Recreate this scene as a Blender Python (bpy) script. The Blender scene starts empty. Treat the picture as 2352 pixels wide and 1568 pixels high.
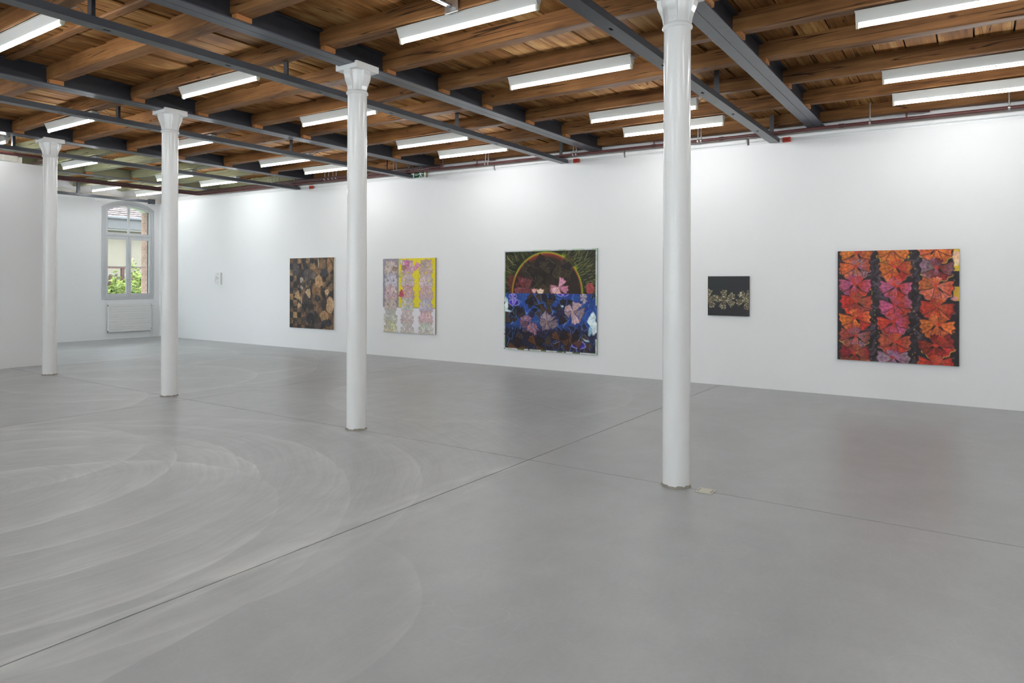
import bpy, bmesh, math, random
import numpy as np
from mathutils import Vector, Matrix

scene = bpy.context.scene
random.seed(7)
RNG = np.random.default_rng(11)

# ------------------------------------------------------------------ camera
# X runs across the hall towards the long white wall, Y runs along that wall to the far window, Z is up.
cam_data = bpy.data.cameras.new("camera")
cam_data.sensor_width = 36.0
cam_data.lens = 24.0
cam_data.shift_y = -(784.0 - 649.0) / 2352.0
cam_data.clip_start = 0.05
cam_data.clip_end = 400.0
camera = bpy.data.objects.new("camera", cam_data)
scene.collection.objects.link(camera)
YAW, ROLL = 0.5988, 0.0029
fwd = Vector((math.cos(YAW), math.sin(YAW), 0.0))
rgt = Vector((fwd.y, -fwd.x, 0.0))
up = Vector((0, 0, 1))
r2 = rgt * math.cos(ROLL) + up * math.sin(ROLL)
u2 = -rgt * math.sin(ROLL) + up * math.cos(ROLL)
m = Matrix((r2, u2, -fwd)).transposed().to_4x4()
m.translation = Vector((0.0, 0.0, 1.6))
camera.matrix_world = m
scene.camera = camera

# ------------------------------------------------------------------ world, exposure
world = bpy.data.worlds.new("overcast_sky")
scene.world = world
world.use_nodes = True
bg = world.node_tree.nodes["Background"]
bg.inputs["Color"].default_value = (0.84, 0.92, 1.0, 1.0)
SKY = 2.9
bg.inputs["Strength"].default_value = SKY
TUBE = 24.5                      # emission of the fluorescent tubes
scene.view_settings.view_transform = 'Standard'
scene.view_settings.look = 'None'
scene.view_settings.gamma = 1.0
scene.view_settings.use_curve_mapping = False
scene.view_settings.exposure = 1.42
scene.cycles.use_denoising = True
scene.cycles.max_bounces = 5
scene.cycles.diffuse_bounces = 4
scene.cycles.glossy_bounces = 3
scene.cycles.use_adaptive_sampling = True
scene.cycles.adaptive_threshold = 0.1
scene.cycles.adaptive_min_samples = 24
scene.cycles.sample_clamp_indirect = 6.0
scene.cycles.caustics_reflective = False
scene.cycles.caustics_refractive = False

# ------------------------------------------------------------------ layout (metres)
WALL_X = 10.74                   # face of the long white wall
FAR_Y = 19.9                     # far wall with the window
LEFT_X, BACK_Y = -4.6, -6.2
WING_X = 3.25                    # added side wall, unseen, narrowing the far room for daylight
COL_X = 5.20
COL_Y = [1.97, 5.60, 9.36, 13.14]
GIRDER_Y = [-1.70, 1.97, 5.60, 9.36, 13.14, 16.98]
OLIVE_Y = 13.68                  # beyond this the timber is painted olive
SL = 0.0102                      # the old ceiling climbs gently towards the far end
def S(y): return SL * (y - 1.97)
GB = 3.90                        # girder underside
JB = 3.957                       # joist underside
BZ = 4.125                       # underside of the boards
CZ = 3.721                       # underside of the suspended channels, top of the long wall
JOIST_W = 0.16
JOIST_X = [-3.05, -2.1, -1.15, -0.2, 0.75, 1.7, 2.65, 3.62, 4.62, 5.52, 6.45, 7.38, 8.43, 9.53]

# ------------------------------------------------------------------ helpers
def link(name, me, mat=None, parent=None, local=False):
    o = bpy.data.objects.new(name, me)
    scene.collection.objects.link(o)
    if mat is not None and hasattr(me, "materials") and len(me.materials) == 0:
        me.materials.append(mat)
    if parent is not None:
        o.parent = parent
        if not local:                                # mesh written in world coordinates
            o.matrix_parent_inverse = Matrix.Translation(-parent.location)
    return o

def empty(name, loc):
    o = bpy.data.objects.new(name, None)
    o.empty_display_size = 0.1
    o.location = loc
    scene.collection.objects.link(o)
    return o

def copy_tree(o, parent=None):
    """a copy of a thing with copies of its parts and sub-parts"""
    kids = list(o.children)
    c = o.copy(); scene.collection.objects.link(c)
    c.parent = parent
    if parent is not None: c.matrix_parent_inverse = o.matrix_parent_inverse.copy()
    for k in kids: copy_tree(k, c)
    return c

def tag(o, label=None, cat=None, group=None, kind=None):
    if label: o["label"] = label
    if cat: o["category"] = cat
    if group: o["group"] = group
    if kind: o["kind"] = kind
    return o

def thing(name, label, cat, loc, group=None):
    return tag(empty(name, loc), label, cat, group)

class MB:
    """collects vertices and faces for one mesh object"""
    def __init__(s): s.v = []; s.f = []; s.smooth = []
    def add(s, verts, faces, smooth=False):
        n = len(s.v); s.v += [tuple(p) for p in verts]
        s.f += [tuple(i + n for i in f) for f in faces]; s.smooth += [smooth] * len(faces)
        return s
    def box(s, x0, x1, y0, y1, z0, z1, sh=None):
        v = [(x, y, z) for z in (z0, z1) for y in (y0, y1) for x in (x0, x1)]
        if sh: v = [(x, y, z + sh(y)) for x, y, z in v]
        return s.add(v, [(0, 2, 3, 1), (4, 5, 7, 6), (0, 1, 5, 4), (2, 6, 7, 3), (0, 4, 6, 2), (1, 3, 7, 5)])
    def prism(s, pts, axis, a0, a1, sh=None, caps=True):
        """extrude a 2D outline along an axis: 'x' -> pts are (y,z), 'y' -> (x,z), 'z' -> (x,y)"""
        def P(p, a):
            q = {'x': (a, p[0], p[1]), 'y': (p[0], a, p[1]), 'z': (p[0], p[1], a)}[axis]
            return (q[0], q[1], q[2] + sh(q[1])) if sh else q
        n = len(pts)
        v = [P(p, a0) for p in pts] + [P(p, a1) for p in pts]
        f = [(i, (i + 1) % n, (i + 1) % n + n, i + n) for i in range(n)]
        if caps: f += [tuple(range(n))[::-1], tuple(range(n, 2 * n))]
        return s.add(v, f)
    def tube(s, path, r, n=10, caps=True):
        path = [Vector(p) for p in path]
        rings = []
        prev = None
        for i, p in enumerate(path):
            a = path[max(i - 1, 0)]; b = path[min(i + 1, len(path) - 1)]
            d = (b - a).normalized()
            if prev is None:
                h = Vector((0, 0, 1)) if abs(d.z) < 0.9 else Vector((1, 0, 0))
                u = d.cross(h).normalized()
            else:
                u = (prev - d * prev.dot(d)).normalized()
            prev = u
            w = d.cross(u)
            rr = r[i] if isinstance(r, (list, tuple)) else r
            rings.append([p + (u * math.cos(t) + w * math.sin(t)) * rr for t in [2 * math.pi * k / n for k in range(n)]])
        v = [q for rg in rings for q in rg]
        f = []
        for i in range(len(rings) - 1):
            for k in range(n):
                k2 = (k + 1) % n
                f.append((i * n + k, i * n + k2, (i + 1) * n + k2, (i + 1) * n + k))
        s.add(v, f, True)
        if caps:
            s.add(rings[0], [tuple(range(n))[::-1]]); s.add(rings[-1], [tuple(range(n))])
        return s
    def lathe(s, cx, cy, prof, n=32):
        v = [(cx + r * math.cos(2 * math.pi * k / n), cy + r * math.sin(2 * math.pi * k / n), z) for r, z in prof for k in range(n)]
        f = []
        for i in range(len(prof) - 1):
            for k in range(n):
                k2 = (k + 1) % n
                f.append((i * n + k, i * n + k2, (i + 1) * n + k2, (i + 1) * n + k))
        s.add(v, f, True)
        s.add([v[k] for k in range(n)], [tuple(range(n))[::-1]])
        s.add([v[(len(prof) - 1) * n + k] for k in range(n)], [tuple(range(n))])
        return s
    def mesh(s, name):
        me = bpy.data.meshes.new(name)
        me.from_pydata(s.v, [], s.f)
        me.polygons.foreach_set("use_smooth", s.smooth)
        me.update()
        bm = bmesh.new(); bm.from_mesh(me)
        bmesh.ops.recalc_face_normals(bm, faces=bm.faces)
        bm.to_mesh(me); bm.free()
        return me
    def build(s, name, mat, parent=None, bevel=0.0, local=False):
        o = link(name, s.mesh(name), mat, parent, local)
        if bevel:
            b = o.modifiers.new("bevel", 'BEVEL'); b.width = bevel; b.segments = 2; b.limit_method = 'ANGLE'
        return o

# ------------------------------------------------------------------ node helpers
class NT:
    def __init__(s, name):
        s.m = bpy.data.materials.new(name); s.m.use_nodes = True
        s.t = s.m.node_tree; s.n = s.t.nodes; s.l = s.t.links
        s.b = s.n["Principled BSDF"]; s.out = s.n["Material Output"]
    def val(s, x): return x
    def put(s, sock, x):
        if hasattr(x, "is_output") or isinstance(x, bpy.types.NodeSocket): s.l.new(x, sock)
        elif x is not None:
            sock.default_value = x
    def math(s, op, a, b=None, c=None, clamp=False):
        nd = s.n.new("ShaderNodeMath"); nd.operation = op; nd.use_clamp = clamp
        for i, x in enumerate((a, b, c)):
            if x is not None: s.put(nd.inputs[i], x)
        return nd.outputs[0]
    def pos(s): return s.n.new("ShaderNodeNewGeometry").outputs["Position"]
    def rand(s): return s.n.new("ShaderNodeObjectInfo").outputs["Random"]
    def sep(s, v):
        nd = s.n.new("ShaderNodeSeparateXYZ"); s.l.new(v, nd.inputs[0]); return nd.outputs
    def comb(s, x, y, z):
        nd = s.n.new("ShaderNodeCombineXYZ")
        for i, a in enumerate((x, y, z)): s.put(nd.inputs[i], a)
        return nd.outputs[0]
    def noise(s, vec, scale, detail=3.0, rough=0.55, dist=0.0):
        nd = s.n.new("ShaderNodeTexNoise")
        s.l.new(vec, nd.inputs["Vector"]); nd.inputs["Scale"].default_value = scale
        nd.inputs["Detail"].default_value = detail; nd.inputs["Roughness"].default_value = rough
        nd.inputs["Distortion"].default_value = dist
        return nd.outputs["Fac"]
    def voro(s, vec, scale, feature='F1'):
        nd = s.n.new("ShaderNodeTexVoronoi"); nd.feature = feature
        s.l.new(vec, nd.inputs["Vector"]); nd.inputs["Scale"].default_value = scale
        return nd.outputs["Distance"]
    def ramp(s, fac, stops):
        nd = s.n.new("ShaderNodeValToRGB")
        el = nd.color_ramp.elements
        while len(el) < len(stops): el.new(0.5)
        for e, (p, c) in zip(el, stops):
            e.position = p; e.color = (c[0], c[1], c[2], 1.0) if isinstance(c, (tuple, list)) else (c, c, c, 1.0)
        s.put(nd.inputs[0], fac)
        return nd.outputs["Color"]
    def mix(s, fac, a, b, mode='MIX'):
        nd = s.n.new("ShaderNodeMix"); nd.data_type = 'RGBA'; nd.blend_type = mode
        s.put(nd.inputs[0], fac)
        for i, x in ((6, a), (7, b)):
            s.put(nd.inputs[i], (x[0], x[1], x[2], 1.0) if isinstance(x, (tuple, list)) else x)
        return nd.outputs[2]
    def vmul(s, v, k):
        nd = s.n.new("ShaderNodeVectorMath"); nd.operation = 'MULTIPLY'
        s.l.new(v, nd.inputs[0]); nd.inputs[1].default_value = k; return nd.outputs[0]
    def vadd(s, v, w):
        nd = s.n.new("ShaderNodeVectorMath"); nd.operation = 'ADD'
        s.put(nd.inputs[0], v); s.put(nd.inputs[1], w); return nd.outputs[0]
    def bump(s, h, strength, dist=0.01):
        nd = s.n.new("ShaderNodeBump"); nd.inputs["Strength"].default_value = strength
        nd.inputs["Distance"].default_value = dist
        s.l.new(h, nd.inputs["Height"]); s.l.new(nd.outputs[0], s.b.inputs["Normal"])
    def set(s, color=None, rough=None, metal=None, spec=None):
        if color is not None: s.put(s.b.inputs["Base Color"], (color[0], color[1], color[2], 1.0) if isinstance(color, (tuple, list)) else color)
        if rough is not None: s.put(s.b.inputs["Roughness"], rough)
        if metal is not None: s.b.inputs["Metallic"].default_value = metal
        if spec is not None: s.b.inputs["Specular IOR Level"].default_value = spec
        return s.m

def plain(name, color, rough=0.5, metal=0.0, spec=None, var=0.04, scale=6.0):
    """painted or metal surface with a faint mottling"""
    t = NT(name)
    n = t.noise(t.pos(), scale, 4.0)
    c = t.mix(n, tuple(x * (1 - var) for x in color), tuple(min(1, x * (1 + var)) for x in color))
    t.set(c, rough, metal, spec)
    return t.m

def lin(c):
    return tuple((x / 255 / 12.92) if x / 255 <= 0.04045 else ((x / 255 + 0.055) / 1.055) ** 2.4 for x in c)
# ------------------------------------------------------------------ materials
def wood(name, axis, dark, mid, light, olive=False, rough=0.6, spec=0.25, gr=0.65):
    t = NT(name)
    p = t.pos(); rnd = t.rand()
    k = {'y': (14.0, 0.9, 14.0), 'x': (0.9, 14.0, 14.0)}[axis]
    off = t.comb(t.math('MULTIPLY', rnd, 37.0), t.math('MULTIPLY', rnd, 91.0), t.math('MULTIPLY', rnd, 53.0))
    v = t.vadd(t.vmul(p, k), off)
    grain = t.noise(v, 1.0, 6.0, 0.62, 0.6)
    blotch = t.noise(t.vadd(p, off), 1.6, 3.0, 0.5)
    g = t.math('ADD', t.math('MULTIPLY', grain, gr), t.math('MULTIPLY', blotch, 1.05 - gr))
    c = t.ramp(g, [(0.30, dark), (0.52, mid), (0.74, light)])
    # long drying cracks and small knots
    kc = {'y': (26.0, 0.55, 26.0), 'x': (0.55, 26.0, 26.0)}[axis]
    cr = t.noise(t.vadd(t.vmul(p, kc), off), 0.55, 2.0, 0.4, 0.4)
    crack = t.ramp(t.math('ABSOLUTE', t.math('SUBTRACT', cr, 0.5)), [(0.0, 0.0), (0.012, 1.0)])
    kk = {'y': (5.0, 2.2, 5.0), 'x': (2.2, 5.0, 5.0)}[axis]
    kn = t.voro(t.vadd(t.vmul(p, kk), off), 1.0)
    knot = t.ramp(kn, [(0.05, 0.25), (0.11, 1.0)])
    c = t.mix(t.math('SUBTRACT', 1.0, crack), c, tuple(x * 0.28 for x in dark))
    c = t.mix(t.math('SUBTRACT', 1.0, knot), c, tuple(x * 0.5 for x in dark))
    c = t.mix(1.0, c, t.ramp(rnd, [(0.0, (0.80, 0.78, 0.74)), (0.5, (1.0, 1.0, 1.0)), (1.0, (1.12, 1.08, 1.0))]), 'MULTIPLY')
    if olive:
        y = t.sep(p)[1]
        edge = t.math('GREATER_THAN', t.math('ADD', y, t.math('MULTIPLY', blotch, 0.06)), OLIVE_Y + 0.03)
        ol = t.ramp(g, [(0.3, (0.25, 0.245, 0.14)), (0.7, (0.36, 0.355, 0.22))])
        ol = t.mix(t.math('SUBTRACT', 1.0, crack), ol, (0.07, 0.05, 0.025))
        c = t.mix(edge, c, ol)
    t.set(c, rough, spec=spec)
    t.bump(g, 0.35, 0.006)
    return t.m

M = {}
M['joist'] = wood('joist_wood', 'y', (0.082, 0.036, 0.014), (0.225, 0.103, 0.037), (0.38, 0.192, 0.073), olive=True)
M['board'] = wood('board_wood', 'x', (0.085, 0.035, 0.012), (0.245, 0.112, 0.038), (0.53, 0.325, 0.132), rough=0.75, spec=0.08, gr=0.5)
M['block'] = wood('block_wood', 'x', (0.32, 0.13, 0.045), (0.48, 0.21, 0.075), (0.60, 0.30, 0.12))

def wall_mat(name, col, bump=0.08):
    t = NT(name)
    p = t.pos()
    n = t.noise(p, 1.3, 3.0); n2 = t.noise(p, 60.0, 3.0)
    c = t.mix(n, tuple(x * 0.985 for x in col), col)
    t.set(c, 0.62, spec=0.25)
    t.bump(n2, bump, 0.002)
    return t.m
M['wall'] = wall_mat('white_wall_paint', (0.89, 0.895, 0.895))
M['farwall'] = wall_mat('old_plaster_paint', (0.87, 0.875, 0.88), 0.2)
M['plaster'] = wall_mat('rough_plaster', (0.70, 0.67, 0.60), 0.8)
M['trunk'] = plain('white_trunking', (0.74, 0.745, 0.74), 0.4)
M['steel'] = plain('slate_steel_paint', (0.034, 0.037, 0.046), 0.38, spec=0.5, var=0.18, scale=9)
M['flange'] = plain('slate_flange_paint', (0.084, 0.090, 0.112), 0.30, spec=0.5, var=0.18, scale=9)
M['channel'] = plain('channel_paint', (0.070, 0.074, 0.085), 0.33, spec=0.5, var=0.15, scale=9)
M['olive'] = plain('olive_paint', (0.27, 0.265, 0.16), 0.55, var=0.1)
M['dark'] = plain('black_lid', (0.01, 0.01, 0.01), 0.8)
M['colpaint'] = plain('column_enamel', (0.87, 0.875, 0.86), 0.20, spec=0.5, var=0.02)
M['enamel'] = plain('lamp_enamel', (0.58, 0.585, 0.56), 0.25, spec=0.5, var=0.02)
M['holder'] = plain('lamp_holder_plastic', (0.72, 0.70, 0.55), 0.4)
M['pipe'] = plain('oxide_red_pipe_paint', (0.105, 0.032, 0.030), 0.42, var=0.15, scale=14)
M['pipe2'] = plain('oxide_pipe_paint', (0.070, 0.026, 0.024), 0.42, var=0.15, scale=14)
M['zinc'] = plain('galvanised_steel', (0.55, 0.57, 0.58), 0.32, 0.85, var=0.15, scale=20)
M['redbox'] = plain('signal_red', (0.48, 0.045, 0.022), 0.4)
M['green'] = plain('sign_green', (0.012, 0.11, 0.045), 0.4)
M['signwhite'] = plain('sign_white', (0.82, 0.84, 0.82), 0.4)
M['brass'] = plain('sign_bracket', (0.30, 0.24, 0.14), 0.45)
M['cable'] = plain('grey_cable', (0.18, 0.16, 0.14), 0.5)
M['frame'] = plain('grey_window_paint', (0.54, 0.55, 0.565), 0.4, var=0.03)
M['frame2'] = plain('grey_sash_paint', (0.62, 0.63, 0.645), 0.4, var=0.03)
M['radiator'] = plain('radiator_enamel', (0.80, 0.80, 0.79), 0.35, var=0.015)
M['cream'] = plain('cream_plastic', (0.60, 0.59, 0.48), 0.45, var=0.04, scale=30)
M['slot'] = plain('dark_slot', (0.05, 0.045, 0.04), 0.6)
M['chip'] = plain('chipped_mortar', (0.30, 0.28, 0.24), 0.8, var=0.25, scale=60)

def tube_mat():
    t = NT('lit_tube')
    e = t.n.new("ShaderNodeEmission")
    e.inputs["Color"].default_value = (0.95, 0.975, 0.99, 1); e.inputs["Strength"].default_value = TUBE
    t.l.new(e.outputs[0], t.out.inputs["Surface"])
    t.n.remove(t.b)
    return t.m
M['tube'] = tube_mat()

def glass_mat():
    t = NT('window_glass')
    tr = t.n.new("ShaderNodeBsdfTransparent"); tr.inputs[0].default_value = (0.97, 0.985, 0.98, 1)
    gl = t.n.new("ShaderNodeBsdfGlossy"); gl.inputs["Roughness"].default_value = 0.02
    fr = t.n.new("ShaderNodeFresnel"); fr.inputs["IOR"].default_value = 1.45
    mx = t.n.new("ShaderNodeMixShader")
    t.l.new(fr.outputs[0], mx.inputs[0]); t.l.new(tr.outputs[0], mx.inputs[1]); t.l.new(gl.outputs[0], mx.inputs[2])
    t.l.new(mx.outputs[0], t.out.inputs["Surface"]); t.n.remove(t.b)
    return t.m
M['glass'] = glass_mat()

def floor_mat():
    t = NT('ground_concrete')
    p = t.pos(); X, Y, Z = t.sep(p)
    flat = t.comb(X, Y, 0.0)
    cloud = t.noise(flat, 0.55, 4.0, 0.6)
    mott = t.noise(flat, 3.2, 4.0, 0.65)
    fine = t.noise(flat, 38.0, 3.0, 0.7)
    base = t.math('ADD', t.math('MULTIPLY', cloud, 0.45), t.math('ADD', t.math('MULTIPLY', mott, 0.35), t.math('MULTIPLY', fine, 0.2)))
    c = t.ramp(base, [(0.30, (0.331, 0.343, 0.345)), (0.5, (0.387, 0.402, 0.404)), (0.70, (0.449, 0.465, 0.468))])
    # sweeps of the floor grinder: pale rims of discs and streaks curving with them
    discs = [(1.25, 6.087, 3.18, .55), (1.817, 5.199, 1.661, .9), (2.005, 5.865, 1.768, .9), (2.149, 6.356, 1.757, .75), (1.84, 6.981, 1.842, 1.0),
             (2.238, 7.473, 1.443, .8), (2.274, 5.84, 2.834, .5), (1.904, 3.202, 1.113, .35), (5.6, 11.4, 2.0, .7), (6.6, 12.0, 2.6, .7),
             (7.6, 12.6, 2.3, .6), (7.2, 15.0, 2.4, .7), (8.0, 6.0, 2.2, .4), (3.4, 10.6, 1.9, .6)]
    warp = t.noise(flat, 1.4, 2.0, 0.5)
    wob = t.math('MULTIPLY', t.math('SUBTRACT', warp, 0.5), 0.16)
    patch = t.ramp(t.noise(flat, 0.8, 3.0), [(0.36, 0.25), (0.62, 1.0)])
    rim = None
    prof = [(0.0, 0.0), (0.13, 0.02), (0.142, 0.45), (0.150, 1.0), (0.165, 0.80), (0.25, 0.50), (0.40, 0.22), (0.70, 0.06), (1.0, 0.0)]   # outside -> rim -> inside
    wv = t.comb(wob, wob, 0.0)
    fw_ = t.vadd(flat, wv)
    for cx, cy, r, w in discs:
        if w <= 0: continue
        vd = t.n.new("ShaderNodeVectorMath"); vd.operation = 'DISTANCE'
        t.l.new(fw_, vd.inputs[0]); vd.inputs[1].default_value = (cx, cy, 0.0)
        ins = t.math('MULTIPLY_ADD', vd.outputs["Value"], -1.0 / 0.7, r / 0.7 + 0.15)
        a = t.math('MULTIPLY', t.ramp(ins, [(p_, v_) for p_, v_ in prof]), 1.1 * w)
        rim = a if rim is None else t.math('MAXIMUM', rim, a)
    dx = t.math('SUBTRACT', X, 1.9); dy = t.math('SUBTRACT', Y, 6.4)
    rad = t.math('SQRT', t.math('ADD', t.math('MULTIPLY', dx, dx), t.math('MULTIPLY', dy, dy)))
    ang = t.math('ARCTAN2', dy, dx)
    st = t.noise(t.comb(t.math('ADD', t.math('MULTIPLY', rad, 24.0), t.math('MULTIPLY', warp, 4.0)), t.math('MULTIPLY', ang, 1.6), 0.0), 1.0, 4.0, 0.6, 0.15)
    st2 = t.noise(t.comb(t.math('ADD', t.math('MULTIPLY', X, 2.2), t.math('MULTIPLY', warp, 3.0)), t.math('MULTIPLY', Y, 9.0), 4.0), 1.0, 4.0, 0.6, 0.25)
    stk = t.math('SUBTRACT', t.math('ADD', t.math('MULTIPLY', st, 0.6), t.math('MULTIPLY', st2, 0.4)), 0.5)
    zone = t.math('MULTIPLY', t.math('SUBTRACT', Y, 3.3), 2.0, clamp=True)   # second slab and beyond carry the sweeps
    amt = t.math('ADD', 0.10, t.math('MULTIPLY', zone, 0.62))
    c = t.mix(t.math('MULTIPLY', t.math('ADD', t.math('MULTIPLY', stk, amt), 0.0), 1.0, clamp=True), c, (0.78, 0.78, 0.77))
    c = t.mix(t.math('MULTIPLY', t.math('MULTIPLY', t.math('MULTIPLY', stk, -1.0), amt), 1.3, clamp=True), c, (0.19, 0.19, 0.19))
    rimn = t.math('MULTIPLY', rim, t.math('MULTIPLY', patch, t.ramp(st, [(0.3, 0.45), (0.7, 1.0)])))
    c = t.mix(t.math('MULTIPLY', rimn, 0.52, clamp=True), c, (0.84, 0.84, 0.82))
    # pale smear along the slab joint
    j = t.math('ABSOLUTE', t.math('SUBTRACT', Y, 3.36))
    jw = t.math('EXPONENT', t.math('MULTIPLY', j, -9.0))
    jn = t.ramp(t.noise(t.comb(t.math('MULTIPLY', X, 1.1), t.math('MULTIPLY', Y, 5.0), 2.0), 1.0, 3.0, 0.6, 0.3), [(0.42, 0.0), (0.62, 1.0)])
    jx = t.math('MULTIPLY', t.math('SUBTRACT', 5.4, X), 0.8, clamp=True)
    c = t.mix(t.math('MULTIPLY', t.math('MULTIPLY', jw, jn), t.math('MULTIPLY', jx, 0.55)), c, (0.84, 0.84, 0.81))
    # flecks of white paint and a few scratches
    fl = t.voro(flat, 5.5)
    fleck = t.ramp(fl, [(0.010, 1.0), (0.018, 0.0)])
    keep = t.ramp(t.noise(flat, 1.7, 2.0), [(0.5, 0.0), (0.56, 1.0)])
    c = t.mix(t.math('MULTIPLY', fleck, keep), c, (0.7, 0.7, 0.68))
    sc = t.noise(t.comb(t.math('MULTIPLY', X, 1.7), t.math('MULTIPLY', Y, 1.7), 9.0), 1.0, 1.5, 0.4, 0.8)
    scr = t.ramp(t.math('ABSOLUTE', t.math('SUBTRACT', sc, 0.47)), [(0.0, 1.0), (0.0035, 0.0)])
    c = t.mix(t.math('MULTIPLY', scr, 0.12), c, (0.6, 0.6, 0.6))
    ro = 0.35
    t.set(c, ro, spec=0.5)
    t.bump(fine, 0.04, 0.002)
    return t.m
M['floor'] = floor_mat()
# ------------------------------------------------------------------ floor: sub-base and cast slabs with open joints
fl = MB().box(LEFT_X, WALL_X + 0.3, BACK_Y, 14.87, -0.12, -0.03).box(WING_X, WALL_X + 0.3, 14.87, FAR_Y, -0.12, -0.03).build('floor', M['slot'])
tag(fl, 'grey ground concrete floor with joints and curved grinder marks', kind='structure')
G = 0.005
xs = [LEFT_X, 5.185, WALL_X + 0.3]
ys = [BACK_Y, -2.2, 3.35, 8.87, 14.42, FAR_Y]
for i in range(2):
    for j in range(5):
        xl = max(xs[i], WING_X) if j == 4 else xs[i]
        MB().box(xl + (G if i else 0), xs[i + 1] - (0 if i else G), ys[j] + G, ys[j + 1] - G, -0.03, 0.0).build('slab', M['floor'], fl)

# ------------------------------------------------------------------ walls
def wall_top(y): return CZ + SL * (y - 2.54)
w = MB()
n = 14
prof = [(BACK_Y, 0.0), (FAR_Y, 0.0), (FAR_Y, wall_top(FAR_Y)), (BACK_Y, wall_top(BACK_Y))]
w.prism(prof, 'x', WALL_X, WALL_X + 0.12)
wr = tag(w.build('wall_right', M['wall']), 'long smooth white exhibition wall hung with paintings', kind='structure')
ow = MB().box(WALL_X + 0.22, WALL_X + 0.5, BACK_Y, FAR_Y + 0.5, 0.0, 4.75).build('wall_outer', M['farwall'])
tag(ow, 'old white outer wall behind the exhibition wall', kind='structure')

# far wall with an arched window opening and deep outer reveal
WX0, WX1, WZ0, WZS, WZT = 9.14, 10.575, 1.10, 3.665, 3.885        # frame outline: left, right, sill, spring, crown
def arch(x0, x1, z0, zs, zt, n=14):
    """outline of a segmental arched opening, counter-clockwise from lower left"""
    w_ = (x1 - x0) / 2; h_ = zt - zs; R = (w_ * w_ + h_ * h_) / (2 * h_); cx = (x0 + x1) / 2; cz = zt - R
    a = math.asin(w_ / R)
    pts = [(x0, z0), (x1, z0)]
    pts += [(cx + R * math.sin(a - 2 * a * k / n), cz + R * math.cos(a - 2 * a * k / n)) for k in range(n + 1)]
    return pts
def ring(mb, outer, inner, y0, y1):
    """frame between two outlines of equal length, from y0 to y1"""
    n = len(outer)
    v = [(x, y0, z) for x, z in outer] + [(x, y0, z) for x, z in inner] + [(x, y1, z) for x, z in outer] + [(x, y1, z) for x, z in inner]
    f = []
    for i in range(n):
        j = (i + 1) % n
        f += [(i, j, n + j, n + i), (2 * n + i, 3 * n + i, 3 * n + j, 2 * n + j), (i, 2 * n + i, 2 * n + j, j), (n + i, n + j, 3 * n + j, 3 * n + i)]
    mb.add(v, f)
TOPZ = 4.75
FW0, FW1 = 5.95, 7.38          # second window of the far wall, hidden by the partition
def far_wall():
    mb = MB()
    op = arch(WX0 + 0.02, WX1 - 0.02, WZ0 + 0.02, WZS - 0.01, WZT - 0.02)
    for y0, y1, rv in ((FAR_Y, FAR_Y + 0.12, 0.0), (FAR_Y + 0.12, FAR_Y + 0.46, 0.13)):
        o = op if rv == 0 else arch(WX0 + rv + 0.02, WX1 - rv + 0.02, WZ0 + rv, WZS - 0.06, WZT - rv)
        x0, x1 = o[0][0], o[1][0]
        mb.box(WING_X - 0.3, FW0, y0, y1, 0, TOPZ); mb.box(FW1, x0, y0, y1, 0, TOPZ)
        mb.box(FW0, FW1, y0, y1, 0, WZ0); mb.box(FW0, FW1, y0, y1, 3.7, TOPZ); mb.box(x1, WALL_X + 0.5, y0, y1, 0, TOPZ)
        mb.box(x0, x1, y0, y1, 0, o[0][1])
        top = o[2:]
        for k in range(len(top) - 1):
            (xa, za), (xb, zb) = top[k], top[k + 1]
            mb.prism([(xb, zb), (xa, za), (xa, TOPZ), (xb, TOPZ)], 'y', y0, y1)
    return mb
fw = tag(far_wall().build('wall_far', M['farwall']), 'white plastered far wall with a tall arched window', kind='structure')
w_ = MB()
for q in (FW0, (FW0 + FW1) / 2 - 0.03, FW1 - 0.06): w_.box(q, q + 0.06, FAR_Y + 0.02, FAR_Y + 0.08, WZ0, 3.7)
for z in (WZ0, 2.87, 3.64): w_.box(FW0, FW1, FAR_Y + 0.025, FAR_Y + 0.075, z, z + 0.06)
wo = tag(w_.build('window_9', M['frame']), 'grey far window hidden behind the partition', kind='structure')
MB().box(FW0, FW1, FAR_Y + 0.048, FAR_Y + 0.052, WZ0, 3.7).build('pane', M['glass'], wo)
# rough unpainted plaster band high on the far wall
pb = MB()
N = 60
for k in range(N):
    xa = WING_X + (WALL_X - WING_X) * k / N; xb = WING_X + (WALL_X - WING_X) * (k + 1) / N
    za = 4.02 + 0.03 * math.sin(k * 0.7) + random.uniform(-.012, .012)
    pb.prism([(FAR_Y - 0.05 - random.uniform(0, .02), 3.905), (FAR_Y, 3.905), (FAR_Y, za), (FAR_Y - 0.045 - random.uniform(0, .02), za)], 'x', xa, xb)
pb.build('plaster_ledge', M['plaster'], fw)

MB().box(LEFT_X, 5.735, 14.75, 14.87, 0.0, 3.80).box(LEFT_X, WING_X, 14.75, 14.87, 3.80, TOPZ).build('wall_partition', M['wall'])  # raised part at the left is out of view, added to shut out sky
tag(bpy.data.objects['wall_partition'], 'white freestanding partition wall at the left edge', kind='structure')
tag(MB().box(LEFT_X - 0.2, WALL_X + 0.5, BACK_Y - 0.2, BACK_Y, 0, TOPZ).build('wall_back', M['wall']), 'white wall behind the viewpoint', kind='structure')
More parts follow.
